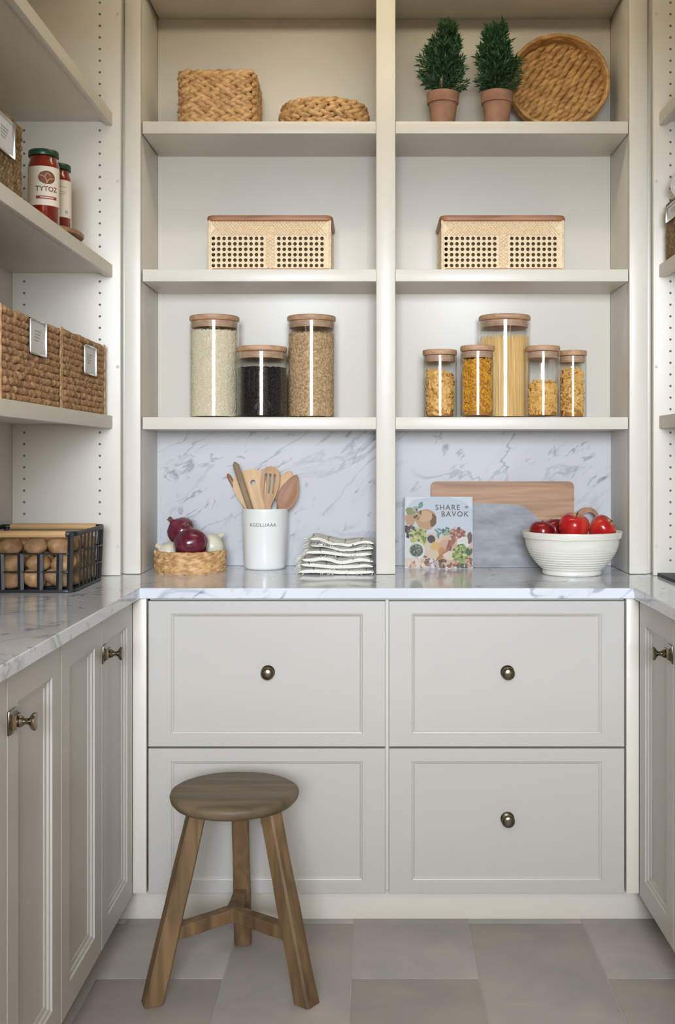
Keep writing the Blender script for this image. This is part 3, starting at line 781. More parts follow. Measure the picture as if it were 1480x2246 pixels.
# ------------------------------------------------------------------ storage jars
SZ = 1.3600
def glass_jar(label, x, y, r, H, group):
    t = thing('storage_jar', label, 'jar', (x, y, SZ), group=group)
    hb = H - 0.016
    g = MB().lathe([(0.001, 0.0), (r - 0.004, 0.0), (r - 0.001, 0.0015), (r, 0.005), (r, 0.0065), (r, hb * 0.5), (r, hb - 0.0025), (r, hb - 0.001), (r - 0.001, hb), (r - 0.0016, hb - 0.001), (r - 0.0016, hb - 0.003), (r - 0.0016, 0.009), (r - 0.0018, 0.007), (r - 0.006, 0.0045), (0.001, 0.0045)], n=56, cap0=False, cap1=False)
    g.build('glass_body', M['glass'], t, angle=50)
    MB().lathe([(0.001, hb + 0.0005), (r * 0.97, hb + 0.0005), (r * 1.0, hb + 0.003), (r * 1.012, hb + 0.009), (r * 1.0, hb + 0.0145), (r * 0.975, hb + 0.016), (0.001, hb + 0.016)], n=56, cap0=False, cap1=False).build('lid', M['bamboo'], t, angle=50)
    MB().lathe([(0.001, hb - 0.020), (r - 0.007, hb - 0.020), (r - 0.006, hb - 0.017), (r - 0.006, hb - 0.001), (0.001, hb - 0.001)], n=48, cap0=False, cap1=False).build('stopper', M['bamboo'], t)
    tp = MB()
    for k in range(2): tp.lathe([(r - 0.0062, hb - 0.015 + k * 0.006), (r - 0.0038, hb - 0.0138 + k * 0.006), (r - 0.0062, hb - 0.0126 + k * 0.006)], n=48, cap0=False, cap1=False)
    tp.build('seal_ring', M['seal'], t)
    return t
def core(m, R, z0, z1, top=None, n=36, mi=0):
    """inner fill body: top(a, rho) gives a height offset"""
    m.lathe([(0.001, z0), (R, z0)] + [(R, z0 + (z1 - z0) * k / 4) for k in range(1, 5)] + [(R * 0.6, z1 + 0.002), (0.001, z1 + 0.003)], n=n, cap0=False, cap1=False, mi=mi)
def fill_grains(label, name, cat, x, y, r, h, L, wdt, count, matn, seed, tops=220):
    rr = random.Random(seed); m = MB(); R = r - 0.0024 - wdt * 0.75
    core(m, R, 0.0055, h)
    for i in range(count + tops):
        a = rr.uniform(0, 2 * PI)
        if i < count:
            if math.sin(a) > 0.35 and rr.random() < 0.85: a = -a
            z = rr.uniform(0.0055 + wdt, h); p = Vector((R * math.cos(a), R * math.sin(a), z)); nn = Vector((math.cos(a), math.sin(a), 0))
        else:
            q = R * math.sqrt(rr.random()); p = Vector((q * math.cos(a), q * math.sin(a), h + 0.0025)); nn = Z.copy()
        u = nn.orthogonal().normalized(); w = nn.cross(u); th = rr.uniform(0, PI); d1 = u * math.cos(th) + w * math.sin(th); d2 = nn.cross(d1)
        m.ell(p, (d1 * L, d2 * wdt, nn * wdt * 0.8), 6, 4)
    o = m.build(name, matn, None, angle=80); o.location = (x, y, SZ)
    return tag(o, label, cat, kind='stuff')
JL = 'storage jars in the left bay'; JR = 'pasta jars in the right bay'
glass_jar('tall glass jar with wooden lid filled with white rice', -0.4826, 3.272, 0.0748, 0.3095, JL)
fill_grains('white rice filling the tall glass jar', 'white_rice', 'rice', -0.4826, 3.272, 0.0748, 0.262, 0.0040, 0.0015, 3400, M['rice'], 1)
glass_jar('short glass jar with wooden lid filled with black beans', -0.3342, 3.232, 0.0752, 0.2125, JL)
fill_grains('small black beans filling the short glass jar', 'black_beans', 'beans', -0.3342, 3.232, 0.0752, 0.146, 0.0058, 0.0034, 1100, M['beans'], 2)
glass_jar('tall glass jar with wooden lid filled with brown grain', -0.1872, 3.272, 0.0735, 0.3095, JL)
fill_grains('brown grain filling the tall glass jar', 'brown_grain', 'grain', -0.1872, 3.272, 0.0735, 0.253, 0.0062, 0.0023, 1900, M['grain'], 3)

def pasta_fill(label, x, y, r, h, kind, count, seed, mt, slope=0.0):
    rr = random.Random(seed); m = MB(); R = r - 0.0024
    core(m, R - 0.009, 0.0055, h - 0.004, mi=1)
    def piece(p, nn):
        u = nn.orthogonal().normalized(); w = nn.cross(u); th = rr.uniform(0, 2 * PI)
        d1 = (u * math.cos(th) + w * math.sin(th) + nn * rr.uniform(-.25, .25)).normalized(); d2 = nn.cross(d1).normalized(); d3 = d1.cross(d2)
        if kind == 'shell':          # folded bow: two fans pinched in the middle
            for s_ in (-1, 1):
                v = [p - d2 * .0022, p + d2 * .0022, p + d1 * s_ * .012 + d2 * .0085 + d3 * .003, p + d1 * s_ * .012 - d2 * .0085 + d3 * .003, p + d1 * s_ * .0135 + d3 * -.001]
                v += [q - d3 * 0.0016 for q in v]
                m.add(v, [(0, 1, 2, 4, 3), (5, 8, 9, 7, 6), (0, 3, 8, 5), (3, 4, 9, 8), (4, 2, 7, 9), (2, 1, 6, 7)])
        elif kind == 'twist':        # corkscrew
            pts = [p + d1 * (s_ - .5) * .022 + d2 * math.cos(s_ * 11) * .0042 + d3 * math.sin(s_ * 11) * .0042 for s_ in [k / 9 for k in range(10)]]
            m.tube(pts, .0024, 5)
        elif kind == 'tube':         # short curved tube
            pts = [p + d1 * (s_ - .5) * .020 + d2 * (s_ - .5) ** 2 * .012 for s_ in (0, .33, .66, 1)]
            m.tube(pts, .0034, 7)
        else:                        # straight quills
            m.tube([p - d1 * .013, p + d1 * .013], .0034, 7)
    for i in range(count):
        a = rr.uniform(0, 2 * PI)
        if math.sin(a) > 0.4 and rr.random() < .8: a = -a
        hh = h + slope * math.cos(a); z = rr.uniform(0.017, max(.02, hh - .008)); q = R - 0.0105
        if rr.random() < 0.16: q *= math.sqrt(rr.random()); z = hh - .008 + rr.uniform(-.003, .003)
        nn = Vector((math.cos(a), math.sin(a), 0)); piece(Vector((q * math.cos(a), q * math.sin(a), z)), nn)
    # clamp everything inside the glass
    vv = []
    for q in m.v:
        e = math.hypot(q[0], q[1]); k = min(1, (R - 0.0005) / e) if e > 0 else 1
        vv.append((q[0] * k, q[1] * k, max(q[2], 0.0056)))
    m.v = vv
    o = m.build('dried_pasta', [mt, M['pasta_core']], None, angle=50); o.location = (x, y, SZ)
    return tag(o, label, 'pasta', kind='stuff')
K = [(0.2012, 3.245, 0.0515, 0.2045), (0.3113, 3.206, 0.0510, 0.2130), (0.4040, 3.3045, 0.0785, 0.3150), (0.5056, 3.206, 0.0510, 0.2120), (0.6079, 3.282, 0.0435, 0.2060)]
glass_jar('small glass jar of pale bow pasta, leftmost of the pasta jars', *K[0], JR)
pasta_fill('pale bow pasta in the leftmost pasta jar', K[0][0], K[0][1], K[0][2], 0.136, 'shell', 230, 4, M['pasta'], -0.006)
glass_jar('small glass jar of deep yellow twisted pasta, left of the spaghetti jar', *K[1], JR)
pasta_fill('deep yellow twisted pasta in the jar left of the spaghetti', K[1][0], K[1][1], K[1][2], 0.172, 'twist', 330, 5, M['pasta_deep'], 0.004)
glass_jar('tall wide glass jar of spaghetti behind the small pasta jars', *K[2], JR)
m = MB(); rr = random.Random(6); R = K[2][2] - 0.0035
core(m, R - 0.004, 0.0055, 0.238)
for i in range(520):
    a = rr.uniform(PI - 0.15, 2 * PI + 0.15) if i < 400 else rr.uniform(0, 2 * PI)
    q = R - 0.0015 if i < 330 else (R - 0.003) * math.sqrt(rr.random()); a2 = a + rr.uniform(-.10, .10); hh = 0.243 + rr.uniform(-.008, .010)
    m.tube([(q * math.cos(a), q * math.sin(a), 0.0057), (q * math.cos(a2), q * math.sin(a2), hh)], 0.00105, 5)
o = m.build('spaghetti', M['spaghetti'], None, angle=60); o.location = (K[2][0], K[2][1], SZ); tag(o, 'bundle of dried spaghetti standing in the tall jar', 'pasta', kind='stuff')
glass_jar('half-full small glass jar of curly pasta right of the spaghetti jar', *K[3], JR)
pasta_fill('curly pasta half filling the jar right of the spaghetti', K[3][0], K[3][1], K[3][2], 0.108, 'tube', 300, 8, M['pasta'])
glass_jar('slim small glass jar of tube pasta, rightmost of the pasta jars', *K[4], JR)
pasta_fill('pale tube pasta in the rightmost pasta jar', K[4][0], K[4][1], K[4][2], 0.150, 'quill', 240, 9, M['pasta'])

# ------------------------------------------------------------------ worktop, left bay
CT = 0.9004
ob = thing('onion_tray', 'low round woven tray holding onions on the back worktop', 'tray', (-0.5476, 3.222, CT))
for k in range(3):
    braid(ellpath(0.1015, 0.1015, 0.034), 0.0105 + k * 0.0195, 0.022, 0.0058, rn, tilt=14, fat=1.25).build('braid_row', M['hyacinth'], ob, angle=80)
rope_row(ellpath(0.102, 0.102, 0.009), 0.0045, 0.0042, rn, seed=31).build('base_coil', M['rope_edge'], ob)
rope_row(ellpath(0.1005, 0.1005, 0.009), 0.0605, 0.0042, rn, seed=33).build('rim', M['hyacinth'], ob)
MB().lathe([(0.001, 0.001), (0.096, 0.001), (0.0975, 0.056), (0.094, 0.056), (0.092, 0.010), (0.001, 0.010)], n=40, cap0=False, cap1=False).build('lining', M['hyacinth_in'], ob)
ONP = [(0.001, -0.92), (0.16, -0.90), (0.42, -0.80), (0.78, -0.52), (0.97, -0.15), (1.0, 0.08), (0.93, 0.36), (0.72, 0.64), (0.42, 0.83), (0.20, 0.95), (0.12, 1.10)]
def onion(label, c, r, rot, skin, neck=1.0, cat='onion', root=True, name='red_onion'):
    t = thing(name, label, cat, c, rot, 'onions in the woven tray')
    MB().lathe([(a * r, z * r) for a, z in ONP], n=28, cap0=False, fn=lambda a, z: 1 + 0.02 * math.sin(5 * a) + 0.012 * math.sin(9 * a + 1)).build('bulb', skin, t, angle=60)
    m = MB()
    for k in range(4):
        a = k * 1.7; m.tube([(0, 0, r * 0.98), (0.10 * r * math.cos(a), .10 * r * math.sin(a), r * 1.12), (0.12 * r * math.cos(a) * neck, 0.12 * r * math.sin(a) * neck, r * (1.18 + 0.12 * neck))], [0.11 * r, 0.08 * r, 0.05 * r], 6)
    m.build('dry_neck', M['onion_root'] if skin is M['onion'] else M['garlicroot'], t)
    if root:
        m = MB()
        for k in range(12):
            a = k * 0.9; q = 0.10 * r; m.tube([(q * math.cos(a), q * math.sin(a), -r * 0.90), (q * 2.2 * math.cos(a), q * 2.2 * math.sin(a), -r * 1.06)], 0.012 * r, 4)
        m.build('roots', M['garlicroot'], t)
    return t
onion('larger red onion in front in the woven tray', (-0.5360, 3.170, CT + 0.0850), 0.0520, (math.radians(-14), math.radians(-10), 0.3), M['onion'])
onion('red onion with a dark dry neck on top of the pile in the tray', (-0.5800, 3.254, CT + 0.1180), 0.0440, (math.radians(20), math.radians(-40), 0.0), M['onion'])
onion('white onion at the right back of the woven tray', (-0.4920, 3.255, CT + 0.0700), 0.0430, (math.radians(-20), math.radians(40), 0), M['whiteonion'], name='white_onion')
onion('white onion at the left side of the woven tray', (-0.6090, 3.205, CT + 0.0560), 0.0350, (math.radians(10), math.radians(-55), 0), M['whiteonion'], name='white_onion')
onion('white onion behind the red onions in the tray', (-0.5750, 3.282, CT + 0.0400), 0.0290, (math.radians(8), math.radians(5), 0), M['whiteonion'], name='white_onion')

# ---- crock and utensils
CX, CY = -0.3325, 3.306
ck = thing('utensil_crock', 'white ceramic utensil crock with grey lettering by the folded towels', 'crock', (CX, CY, CT))
MB().lathe([(0.001, 0.0), (0.0560, 0.0), (0.0610, 0.003), (0.0640, 0.010), (0.0655, 0.03), (0.0705, 0.180), (0.0705, 0.183), (0.0690, 0.1850), (0.0670, 0.1835), (0.0620, 0.030), (0.056, 0.010), (0.001, 0.008)], n=64, cap0=False, cap1=False).build('body', M['ceramic'], ck, angle=60)
v, f = text_geo('KGOLLIAAA', 0.0145, 0.0003, 1.15)
vv = []
for q in v:
    zz = 0.1325 + q.y; rad = 0.0655 + (0.005) * (zz - 0.03) / 0.15 + 0.0002 + q.z; a = -PI / 2 + (q.x * 0.95) / 0.069
    vv.append((rad * math.cos(a), rad * math.sin(a), zz))
MB().add(vv, f).build('lettering', M['ink'], ck, smooth=False)
def flat_piece(outl, th, slots=()):
    """outline in local (x, z), thickness along y, optional slots as outlines; returns MB"""
    bm = bmesh.new(); y = -th / 2
    def loop(pts):
        vs_ = [bm.verts.new((p[0], y, p[1])) for p in pts]
        return [bm.edges.new((vs_[i], vs_[(i + 1) % len(vs_)])) for i in range(len(vs_))]
    es = loop(outl)
    for s_ in slots: es += loop(s_)
    r = bmesh.ops.triangle_fill(bm, use_beauty=True, use_dissolve=False, edges=es)
    fs = [g for g in r['geom'] if isinstance(g, bmesh.types.BMFace)]
    ex = bmesh.ops.extrude_face_region(bm, geom=fs)
    bmesh.ops.translate(bm, verts=[g for g in ex['geom'] if isinstance(g, bmesh.types.BMVert)], vec=(0, th, 0))
    bmesh.ops.recalc_face_normals(bm, faces=bm.faces); bm.verts.index_update()
    m = MB().add([q.co[:] for q in bm.verts], [[q.index for q in f_.verts] for f_ in bm.faces]); bm.free(); return m
def profile_outline(prof):
    """prof = list of (half width, z) from bottom to top -> closed outline"""
    return [(w, z) for w, z in prof] + [(-w, z) for w, z in reversed(prof) if w > 1e-6]
def circ(cx, cz, r, n=12): return [(cx + r * math.cos(2 * PI * k / n), cz + r * math.sin(2 * PI * k / n)) for k in range(n)]
def utensil(name, label, foot, top, mb, mt, twist=0.0, part='head'):
    foot, top = Vector(foot), Vector(top); d = (top - foot).normalized()
    xa = Vector((1, 0, 0)); xa = (xa - d * xa.dot(d)).normalized(); ya = d.cross(xa)
    rot = Matrix((xa, ya, d)).transposed().to_4x4() @ Matrix.Rotation(twist, 4, 'Z')
    o = mb.build(name, mt, None, angle=35); o.matrix_world = Matrix.Translation(foot) @ rot
    return tag(o, label, 'utensil', 'wooden utensils in the crock')
zf = CT + 0.012
def arc_prof(pts): return profile_outline(pts)
# broad pale spatula with a hole
L1 = 0.292
utensil('wooden_spatula', 'broad pale wooden spatula with a round hole in the crock', (-0.314, 3.318, zf), (-0.3960, 3.350, CT + 0.3000),
        flat_piece(profile_outline([(0.006, 0), (0.008, 0.004), (0.010, 0.10), (0.017, 0.150), (0.032, 0.185), (0.046, 0.222), (0.0525, 0.252), (0.050, 0.276), (0.039, 0.292), (0.022, 0.300), (0.0, 0.303)]), 0.006, [circ(0.012, 0.259, 0.0085)]), M['beech'])
utensil('wooden_stick', 'thin weathered wooden handle leaning left in front of the pale spatula', (-0.318, 3.285, zf), (-0.4215, 3.297, CT + 0.318),
        MB().tube([(0, 0, 0), (0, 0, 0.10), (0, 0, 0.26), (0, 0, 0.313), (0, 0, 0.326), (0, 0, 0.333)], [0.006, 0.0075, 0.0095, 0.0098, 0.008, 0.003], 10, flat=0.7), M['greywood'])
utensil('wooden_spoon', 'thin wooden handle tip showing at the far left of the crock', (-0.300, 3.330, zf), (-0.4530, 3.365, CT + 0.285),
        MB().tube([(0, 0, 0), (0, 0, 0.10), (0, 0, 0.30), (0, 0, 0.312), (0, 0, 0.320)], [0.005, 0.006, 0.0065, 0.0065, 0.003], 10), M['walnut'])
utensil('slotted_turner', 'slotted wooden turner in the middle of the crock', (-0.338, 3.300, zf), (-0.3160, 3.325, CT + 0.300),
        flat_piece(profile_outline([(0.007, 0), (0.009, 0.004), (0.0085, 0.16), (0.011, 0.185), (0.0225, 0.215), (0.029, 0.245), (0.0295, 0.270), (0.025, 0.290), (0.014, 0.301), (0.0, 0.304)]), 0.006,
                   [[(xc - 0.0028, 0.219), (xc + 0.0028, 0.219), (xc + 0.0034, 0.278), (xc, 0.2815), (xc - 0.0034, 0.278)] for xc in (-0.0135, 0.0, 0.0135)]), M['oak'])
def spoon_mb(L, hw, hl, depth=0.006):
    m = MB(); m.tube([(0, 0, 0), (0, 0, 0.05), (0, 0, L - hl * 1.6)], [0.0055, 0.0065, 0.0075], 10)
    n = 22; v = []; f = []
    zs = [i / 14 for i in range(15)]
    for s_ in zs:
        w = max(0.0075 * (1 - s_ * 2.5), hw * math.sin(PI * min(1, s_ ** 0.85 * 0.97 + 0.03)) ** 0.72) if s_ < 1 else 0.0015
        z = L - hl * 1.75 + s_ * hl * 1.75
        for k in range(n):
            a = 2 * PI * k / n; y = math.sin(a); x = math.cos(a)
            yy = (0.0045 if y > 0 else 0.0035) * y + depth * (1 - x * x) * math.sin(PI * s_) * (1 if True else 0)
            v.append((w * x, yy, z))
    for i in range(14):
        for k in range(n): f.append((i * n + k, i * n + (k + 1) % n, (i + 1) * n + (k + 1) % n, (i + 1) * n + k))
    f += [tuple(reversed(range(n))), tuple(14 * n + k for k in range(n))]
    m.add(v, f); return m
utensil('wooden_spoon', 'pale wooden spoon behind the brown spoon in the crock', (-0.345, 3.322, zf), (-0.2600, 3.362, CT + 0.296), spoon_mb(0.302, 0.036, 0.060), M['beech'])
utensil('wooden_spoon', 'brown wooden spoon at the right of the crock', (-0.350, 3.290, zf), (-0.2360, 3.318, CT + 0.288), spoon_mb(0.300, 0.030, 0.072), M['walnut'])

# ---- folded towels
def towel(label, x0, x1, y0, y1, z0, th, layers, lift, seed):
    r = random.Random(seed); t = thing('folded_towel', label, 'towel', ((x0 + x1) / 2, (y0 + y1) / 2, z0), group='folded kitchen towels')
    w, d = x1 - x0, y1 - y0
    for L in range(layers):
        me_v = []; me_f = []; uvs = []
        NX, NY, n = 26, 12, 2 * 26
        xa = -w / 2 + r.uniform(0, .014) * (1 if L else 0.3); xb = w / 2 - r.uniform(0, .006)
        ya_, yb_ = -d / 2 + r.uniform(0, .008), d / 2 - r.uniform(0, .01)
        for j in range(NY + 1):
            y = ya_ + (yb_ - ya_) * j / NY
            e = 1 - abs(2 * j / NY - 1) ** 8 * 0.45
            for i in range(n):
                s_ = i / n * 2
                top = s_ < 1; u = s_ if top else 2 - s_
                x = xa + (xb - xa) * u
                edge = math.sqrt(max(0.0, 1 - abs(2 * u - 1) ** 8)) * e
                wob = mnoise.noise(Vector((x * 26 + seed, y * 22, L * 1.3))) * 0.006 + mnoise.noise(Vector((x * 13, y * 9, 7.7))) * 0.011 * (L + 1) / layers
                zc = th * (L + 0.5) + lift * (1 - u) * (0.3 + 0.7 * L / max(1, layers - 1)) + wob * (0.35 + 0.4 * L) * 0.8 + lift * 0.25 * math.sin(u * 7 + L)
                z = zc + (0.53 if top else -0.53) * th * max(0.15, edge)
                yy = y + (mnoise.noise(Vector((x * 30, seed + L, 4))) * 0.006 if j in (0, NY) else 0)
                me_v.append((x, yy, max(z, 0.0006))); uvs.append((s_ * w / 0.052 * 0.5 * 2 + L * 0.37, (y + 0.5) / 0.048))
        for j in range(NY):
            for i in range(n): me_f.append((j * n + i, j * n + (i + 1) % n, (j + 1) * n + (i + 1) % n, (j + 1) * n + i))
        me_f.append(tuple(reversed(range(n)))); me_f.append(tuple(NY * n + i for i in range(n)))
        m = MB().add(me_v, me_f); me = m.mesh('folded_layer', M['towel'], angle=70)
        ul = me.uv_layers.new(name='uv')
        for p in me.polygons:
            for li, vi in zip(p.loop_indices, p.vertices): ul.data[li].uv = uvs[vi]
        obj('folded_layer', me, t)
    m = MB()
    for k in range(90 * layers // 3):
        L = r.randrange(layers); y = r.uniform(-d / 2, d / 2); side = r.random()
        x = -w / 2 + 0.006; z = th * (L + .5) + lift * (.3 + .7 * L / max(1, layers - 1)) + r.uniform(-.4, .4) * th
        if side < 0.7: p = [(x, y, z), (x - r.uniform(.004, .010), y + r.uniform(-.004, .004), z + r.uniform(-.004, .002)), (x - r.uniform(.008, .017), y + r.uniform(-.006, .006), max(.001, z - r.uniform(.002, .010)))]
        else:
            x = r.uniform(-w / 2, w / 2); zz = th * .35
            if L: continue
            p = [(x, -d / 2 + .004, zz), (x + r.uniform(-.003, .003), -d / 2 - .004, zz * .6), (x + r.uniform(-.004, .004), -d / 2 - .009, .001)]
        m.tube(p, [.0014, .0012, .0008], 5)
    tag(m.build('fringe', M['fringe'], t), kind='stuff')
towel('cream checked towel with fringed edge, lower of the folded pair', -0.218, 0.0045, 3.122, 3.300, CT, 0.0158, 3, 0.004, 41)
towel('cream checked towel, upper of the folded pair', -0.198, 0.0030, 3.135, 3.305, CT + 0.0515, 0.0140, 3, 0.013, 57)

# ------------------------------------------------------------------ worktop, right bay
def rounded_rect(w, h, r, n=6):
    o = []
    for (cx, cz, a0) in ((w - r, r, -PI / 2), (w - r, h - r, 0), (r, h - r, PI / 2), (r, r, PI)):
        for k in range(n + 1):
            a = a0 + k / n * PI / 2; o.append((cx + r * math.cos(a), cz + r * math.sin(a)))
    return o
wb = flat_piece(rounded_rect(0.446, 0.266, 0.016), 0.018).build('cutting_board', M['acacia'], None, angle=30)
wb.location = (0.1815, 3.358, CT); wb.rotation_euler = (math.radians(-2.6), 0, 0)
tag(wb, 'wide brown wooden cutting board leaning on the marble backsplash', 'cutting board')
gs = [(0, 0.004), (0.004, 0), (0.270, 0), (0.274, 0.004)] + [(0.272, 0.05), (0.262, 0.092), (0.244, 0.125), (0.222, 0.152), (0.200, 0.174), (0.178, 0.188), (0.155, 0.1945), (0.12, 0.1965), (0.02, 0.2005), (0.004, 0.2005), (0, 0.196)]
sl = flat_piece(gs, 0.014).build('stone_board', M['slate'], None, angle=30)
sl.location = (0.290, 3.336, CT); sl.rotation_euler = (math.radians(-2.8), 0, 0)
tag(sl, 'grey stone serving board with a rounded shoulder behind the cookbook', 'serving board')
# round pale board with ring handle
rb = thing('round_board', 'pale round wooden board with a ring handle behind the apple bowl', 'serving board', (0.575, 3.320, CT), (math.radians(-2.6), 0, 0))
bodyc = (0.0, 0.078)
flat_piece(circ(bodyc[0], bodyc[1], 0.0775, 40), 0.012).build('board', M['palewood'], rb, angle=30)
hd = flat_piece(circ(0.0885, 0.1515, 0.0360, 32), 0.012, [circ(0.0915, 0.1490, 0.0230, 24)]); hd.build('ring_handle', M['walnut'], rb, angle=30)
# bowl
bw = thing('fruit_bowl', 'large cream ceramic bowl with a banded rim full of apples', 'bowl', (0.5824, 3.150, CT))
prof = [(0.001, 0.0), (0.082, 0.0), (0.0855, 0.002), (0.0865, 0.007), (0.0845, 0.0125)]
for k in range(1, 13):
    s_ = k / 12; prof.append((0.0845 + (0.1360 - 0.0845) * (1 - (1 - s_) ** 1.9), 0.0125 + 0.088 * s_ ** 1.02 + 0.0))
    if k < 9: prof.append((prof[-1][0] - 0.0007, prof[-1][1] + 0.0016))
prof += [(0.1375, 0.1035), (0.1355, 0.1050), (0.1420, 0.1075), (0.1452, 0.1225), (0.1447, 0.1255), (0.1425, 0.1262), (0.1395, 0.1240)]
prof += [(0.129, 0.100), (0.113, 0.062), (0.090, 0.030), (0.060, 0.016), (0.001, 0.012)]
MB().lathe(prof, n=72, cap0=False, cap1=False).build('body', M['bowlc'], bw, angle=50)
APP = [(0.001, -0.72), (0.12, -0.76), (0.30, -0.86), (0.48, -0.84), (0.72, -0.62), (0.90, -0.25), (1.0, 0.12), (0.98, 0.42), (0.84, 0.72), (0.60, 0.88), (0.38, 0.90), (0.22, 0.82), (0.10, 0.66), (0.02, 0.58)]
def apple(label, c, r, rot, mt):
    t = thing('apple', label, 'apple', c, rot, 'apples in the cream bowl')
    MB().lathe([(a * r, z * r) for a, z in APP], n=30, cap0=False, cap1=False, fn=lambda a, z: 1 + 0.018 * math.sin(5 * a)).build('fruit', mt, t, angle=80)
    MB().lathe([(0.015 * r, 0.585 * r), (0.10 * r, 0.672 * r), (0.21 * r, 0.822 * r), (0.30 * r, 0.872 * r), (0.36 * r, 0.902 * r)], n=22, cap0=False, cap1=False, fn=lambda a, z: 1 + 0.05 * math.sin(4 * a + r * 900)).build('hollow', M['apple_top'], t, angle=80)
    MB().tube([(0, 0, 0.58 * r), (0.03 * r, 0, 0.85 * r), (0.09 * r, 0.03 * r, 1.06 * r)], [0.05 * r, 0.045 * r, 0.06 * r], 6).build('stalk', M['stem'], t)
apple('bright red apple at the centre of the bowl', (0.5785, 3.098, 1.0385), 0.0435, (math.radians(16), math.radians(2), 0.4), M['apple'])
apple('red apple at the right of the bowl showing its hollow', (0.6620, 3.118, 1.0330), 0.0385, (math.radians(50), math.radians(4), 1.0), M['apple'])
apple('dark red apple at the left of the bowl', (0.4905, 3.125, 1.0190), 0.0375, (math.radians(12), math.radians(6), 2.0), M['apple_dark'])
apple('dark red apple behind the centre one in the bowl', (0.5400, 3.195, 1.0200), 0.0385, (0.3, 0.2, 3.0), M['apple_dark'])

# ---- cookbook
bk = thing('cookbook', 'square cookbook with food photo cover standing on the back worktop', 'book', (0.0965, 3.296, CT), (math.radians(-3.0), 0, 0))
BW, BH, BT = 0.2092, 0.2205, 0.019
MB().box(0, BW, 0, 0.002, 0, BH, b=0.0004).box(0, BW, BT - 0.002, BT, 0, BH, b=0.0004).box(0, 0.002, 0, BT, 0, BH).build('cover', M['cover'], bk)
MB().box(0.002, BW - 0.003, 0.0021, BT - 0.0021, 0.003, BH - 0.003).build('pages', M['pages'], bk, smooth=False)
pm = MB(); rr = random.Random(12); lay = [0]
def patch(px, py, rx, ry, col, rough=0.12, ang=0.0, n=14):
    """cover coordinates measured on a 1175 x 1230 sheet with the origin at its top left"""
    lay[0] += 1; y = -0.00008 - lay[0] * 0.000004
    pts = []
    for k in range(n):
        a = 2 * PI * k / n; j = 1 + rr.uniform(-rough, rough); ex, ey = rx * j * math.cos(a), ry * j * math.sin(a)
        X = (px + ex * math.cos(ang) - ey * math.sin(ang)) / 1175 * BW; Zc = BH - (py + ex * math.sin(ang) + ey * math.cos(ang)) / 1230 * BH
        pts.append((min(max(X, 0.0012), BW - 0.0012), y, min(max(Zc, 0.0012), BH - 0.0012)))
    pm.add(pts, [tuple(range(n))], col=S(*[c * 0.86 - 4 for c in col]))
def scatter(px, py, rx, ry, n, r0, r1, cols, rough=0.2):
    for _ in range(n):
        a = rr.uniform(0, 2 * PI); q = math.sqrt(rr.random()); patch(px + rx * q * math.cos(a), py + ry * q * math.sin(a), rr.uniform(r0, r1), rr.uniform(r0, r1), rr.choice(cols), rough, n=8)
patch(600, 420, 700, 470, (214, 222, 230), 0.05); patch(420, 950, 560, 340, (226, 208, 188), 0.1)
patch(60, 900, 170, 160, (232, 232, 228), 0.05); patch(900, 900, 330, 330, (222, 190, 162), 0.12)
patch(375, 390, 182, 180, (205, 158, 112), 0.03, n=28); patch(490, 395, 60, 120, (120, 76, 48), 0.15); patch(350, 340, 120, 100, (220, 178, 130), 0.1)
patch(110, 380, 100, 110, (204, 160, 118), 0.2); patch(120, 250, 90, 60, (152, 150, 96), 0.3); patch(275, 150, 36, 60, (120, 158, 142), 0.2, 0.5); patch(190, 200, 60, 42, (168, 184, 166), 0.25, -0.5)
scatter(90, 590, 90, 110, 34, 18, 34, [(72, 42, 46), (96, 58, 58), (56, 34, 40), (140, 100, 90)])
scatter(230, 300, 60, 90, 12, 14, 30, [(126, 86, 54), (180, 136, 92), (98, 62, 40)])
patch(240, 690, 170, 150, (206, 202, 128), 0.18); scatter(240, 680, 150, 140, 46, 12, 30, [(190, 186, 96), (222, 214, 150), (120, 140, 66), (74, 110, 52)])
patch(460, 725, 84, 86, (206, 196, 184), 0.04, n=20); patch(462, 725, 68, 70, (66, 42, 40), 0.06, n=18); scatter(462, 725, 50, 50, 9, 8, 16, [(104, 66, 56), (48, 28, 30)])
for a, b_, c in ((560, 590, .7), (600, 640, -.7), (620, 570, .4), (580, 660, 1.4)): patch(a, b_, 62, 16, (100, 150, 150), 0.15, c)
scatter(715, 590, 70, 56, 16, 16, 34, [(92, 140, 92), (58, 108, 68), (150, 180, 150)])
patch(930, 640, 135, 110, (196, 142, 118), 0.2); scatter(930, 620, 130, 100, 28, 18, 44, [(206, 156, 132), (150, 88, 74), (226, 188, 166), (118, 70, 58)])
patch(1020, 780, 115, 90, (238, 234, 226), 0.14); scatter(1020, 790, 70, 60, 7, 5, 14, [(190, 188, 180)]); patch(1130, 700, 46, 100, (110, 84, 70), 0.3)
patch(200, 925, 150, 150, (238, 238, 230), 0.02, n=26); patch(200, 915, 128, 122, (188, 198, 178), 0.03, n=26); patch(205, 918, 112, 104, (88, 100, 80), 0.05, n=24); scatter(205, 918, 95, 88, 40, 10, 22, [(70, 88, 64), (128, 140, 116), (52, 66, 50), (160, 166, 148)])
patch(530, 860, 92, 86, (226, 184, 104), 0.16); patch(720, 830, 150, 92, (222, 170, 140), 0.14); patch(770, 850, 42, 120, (142, 82, 56), 0.2, 0.25); patch(830, 760, 40, 100, (168, 104, 78), 0.2, 0.5)
patch(620, 980, 62, 130, (204, 142, 76), 0.15, 0.3); patch(470, 980, 110, 90, (230, 202, 174), 0.15); patch(640, 1000, 20, 190, (176, 120, 70), 0.1, 0.8); patch(790, 1000, 120, 70, (234, 214, 190), 0.15)
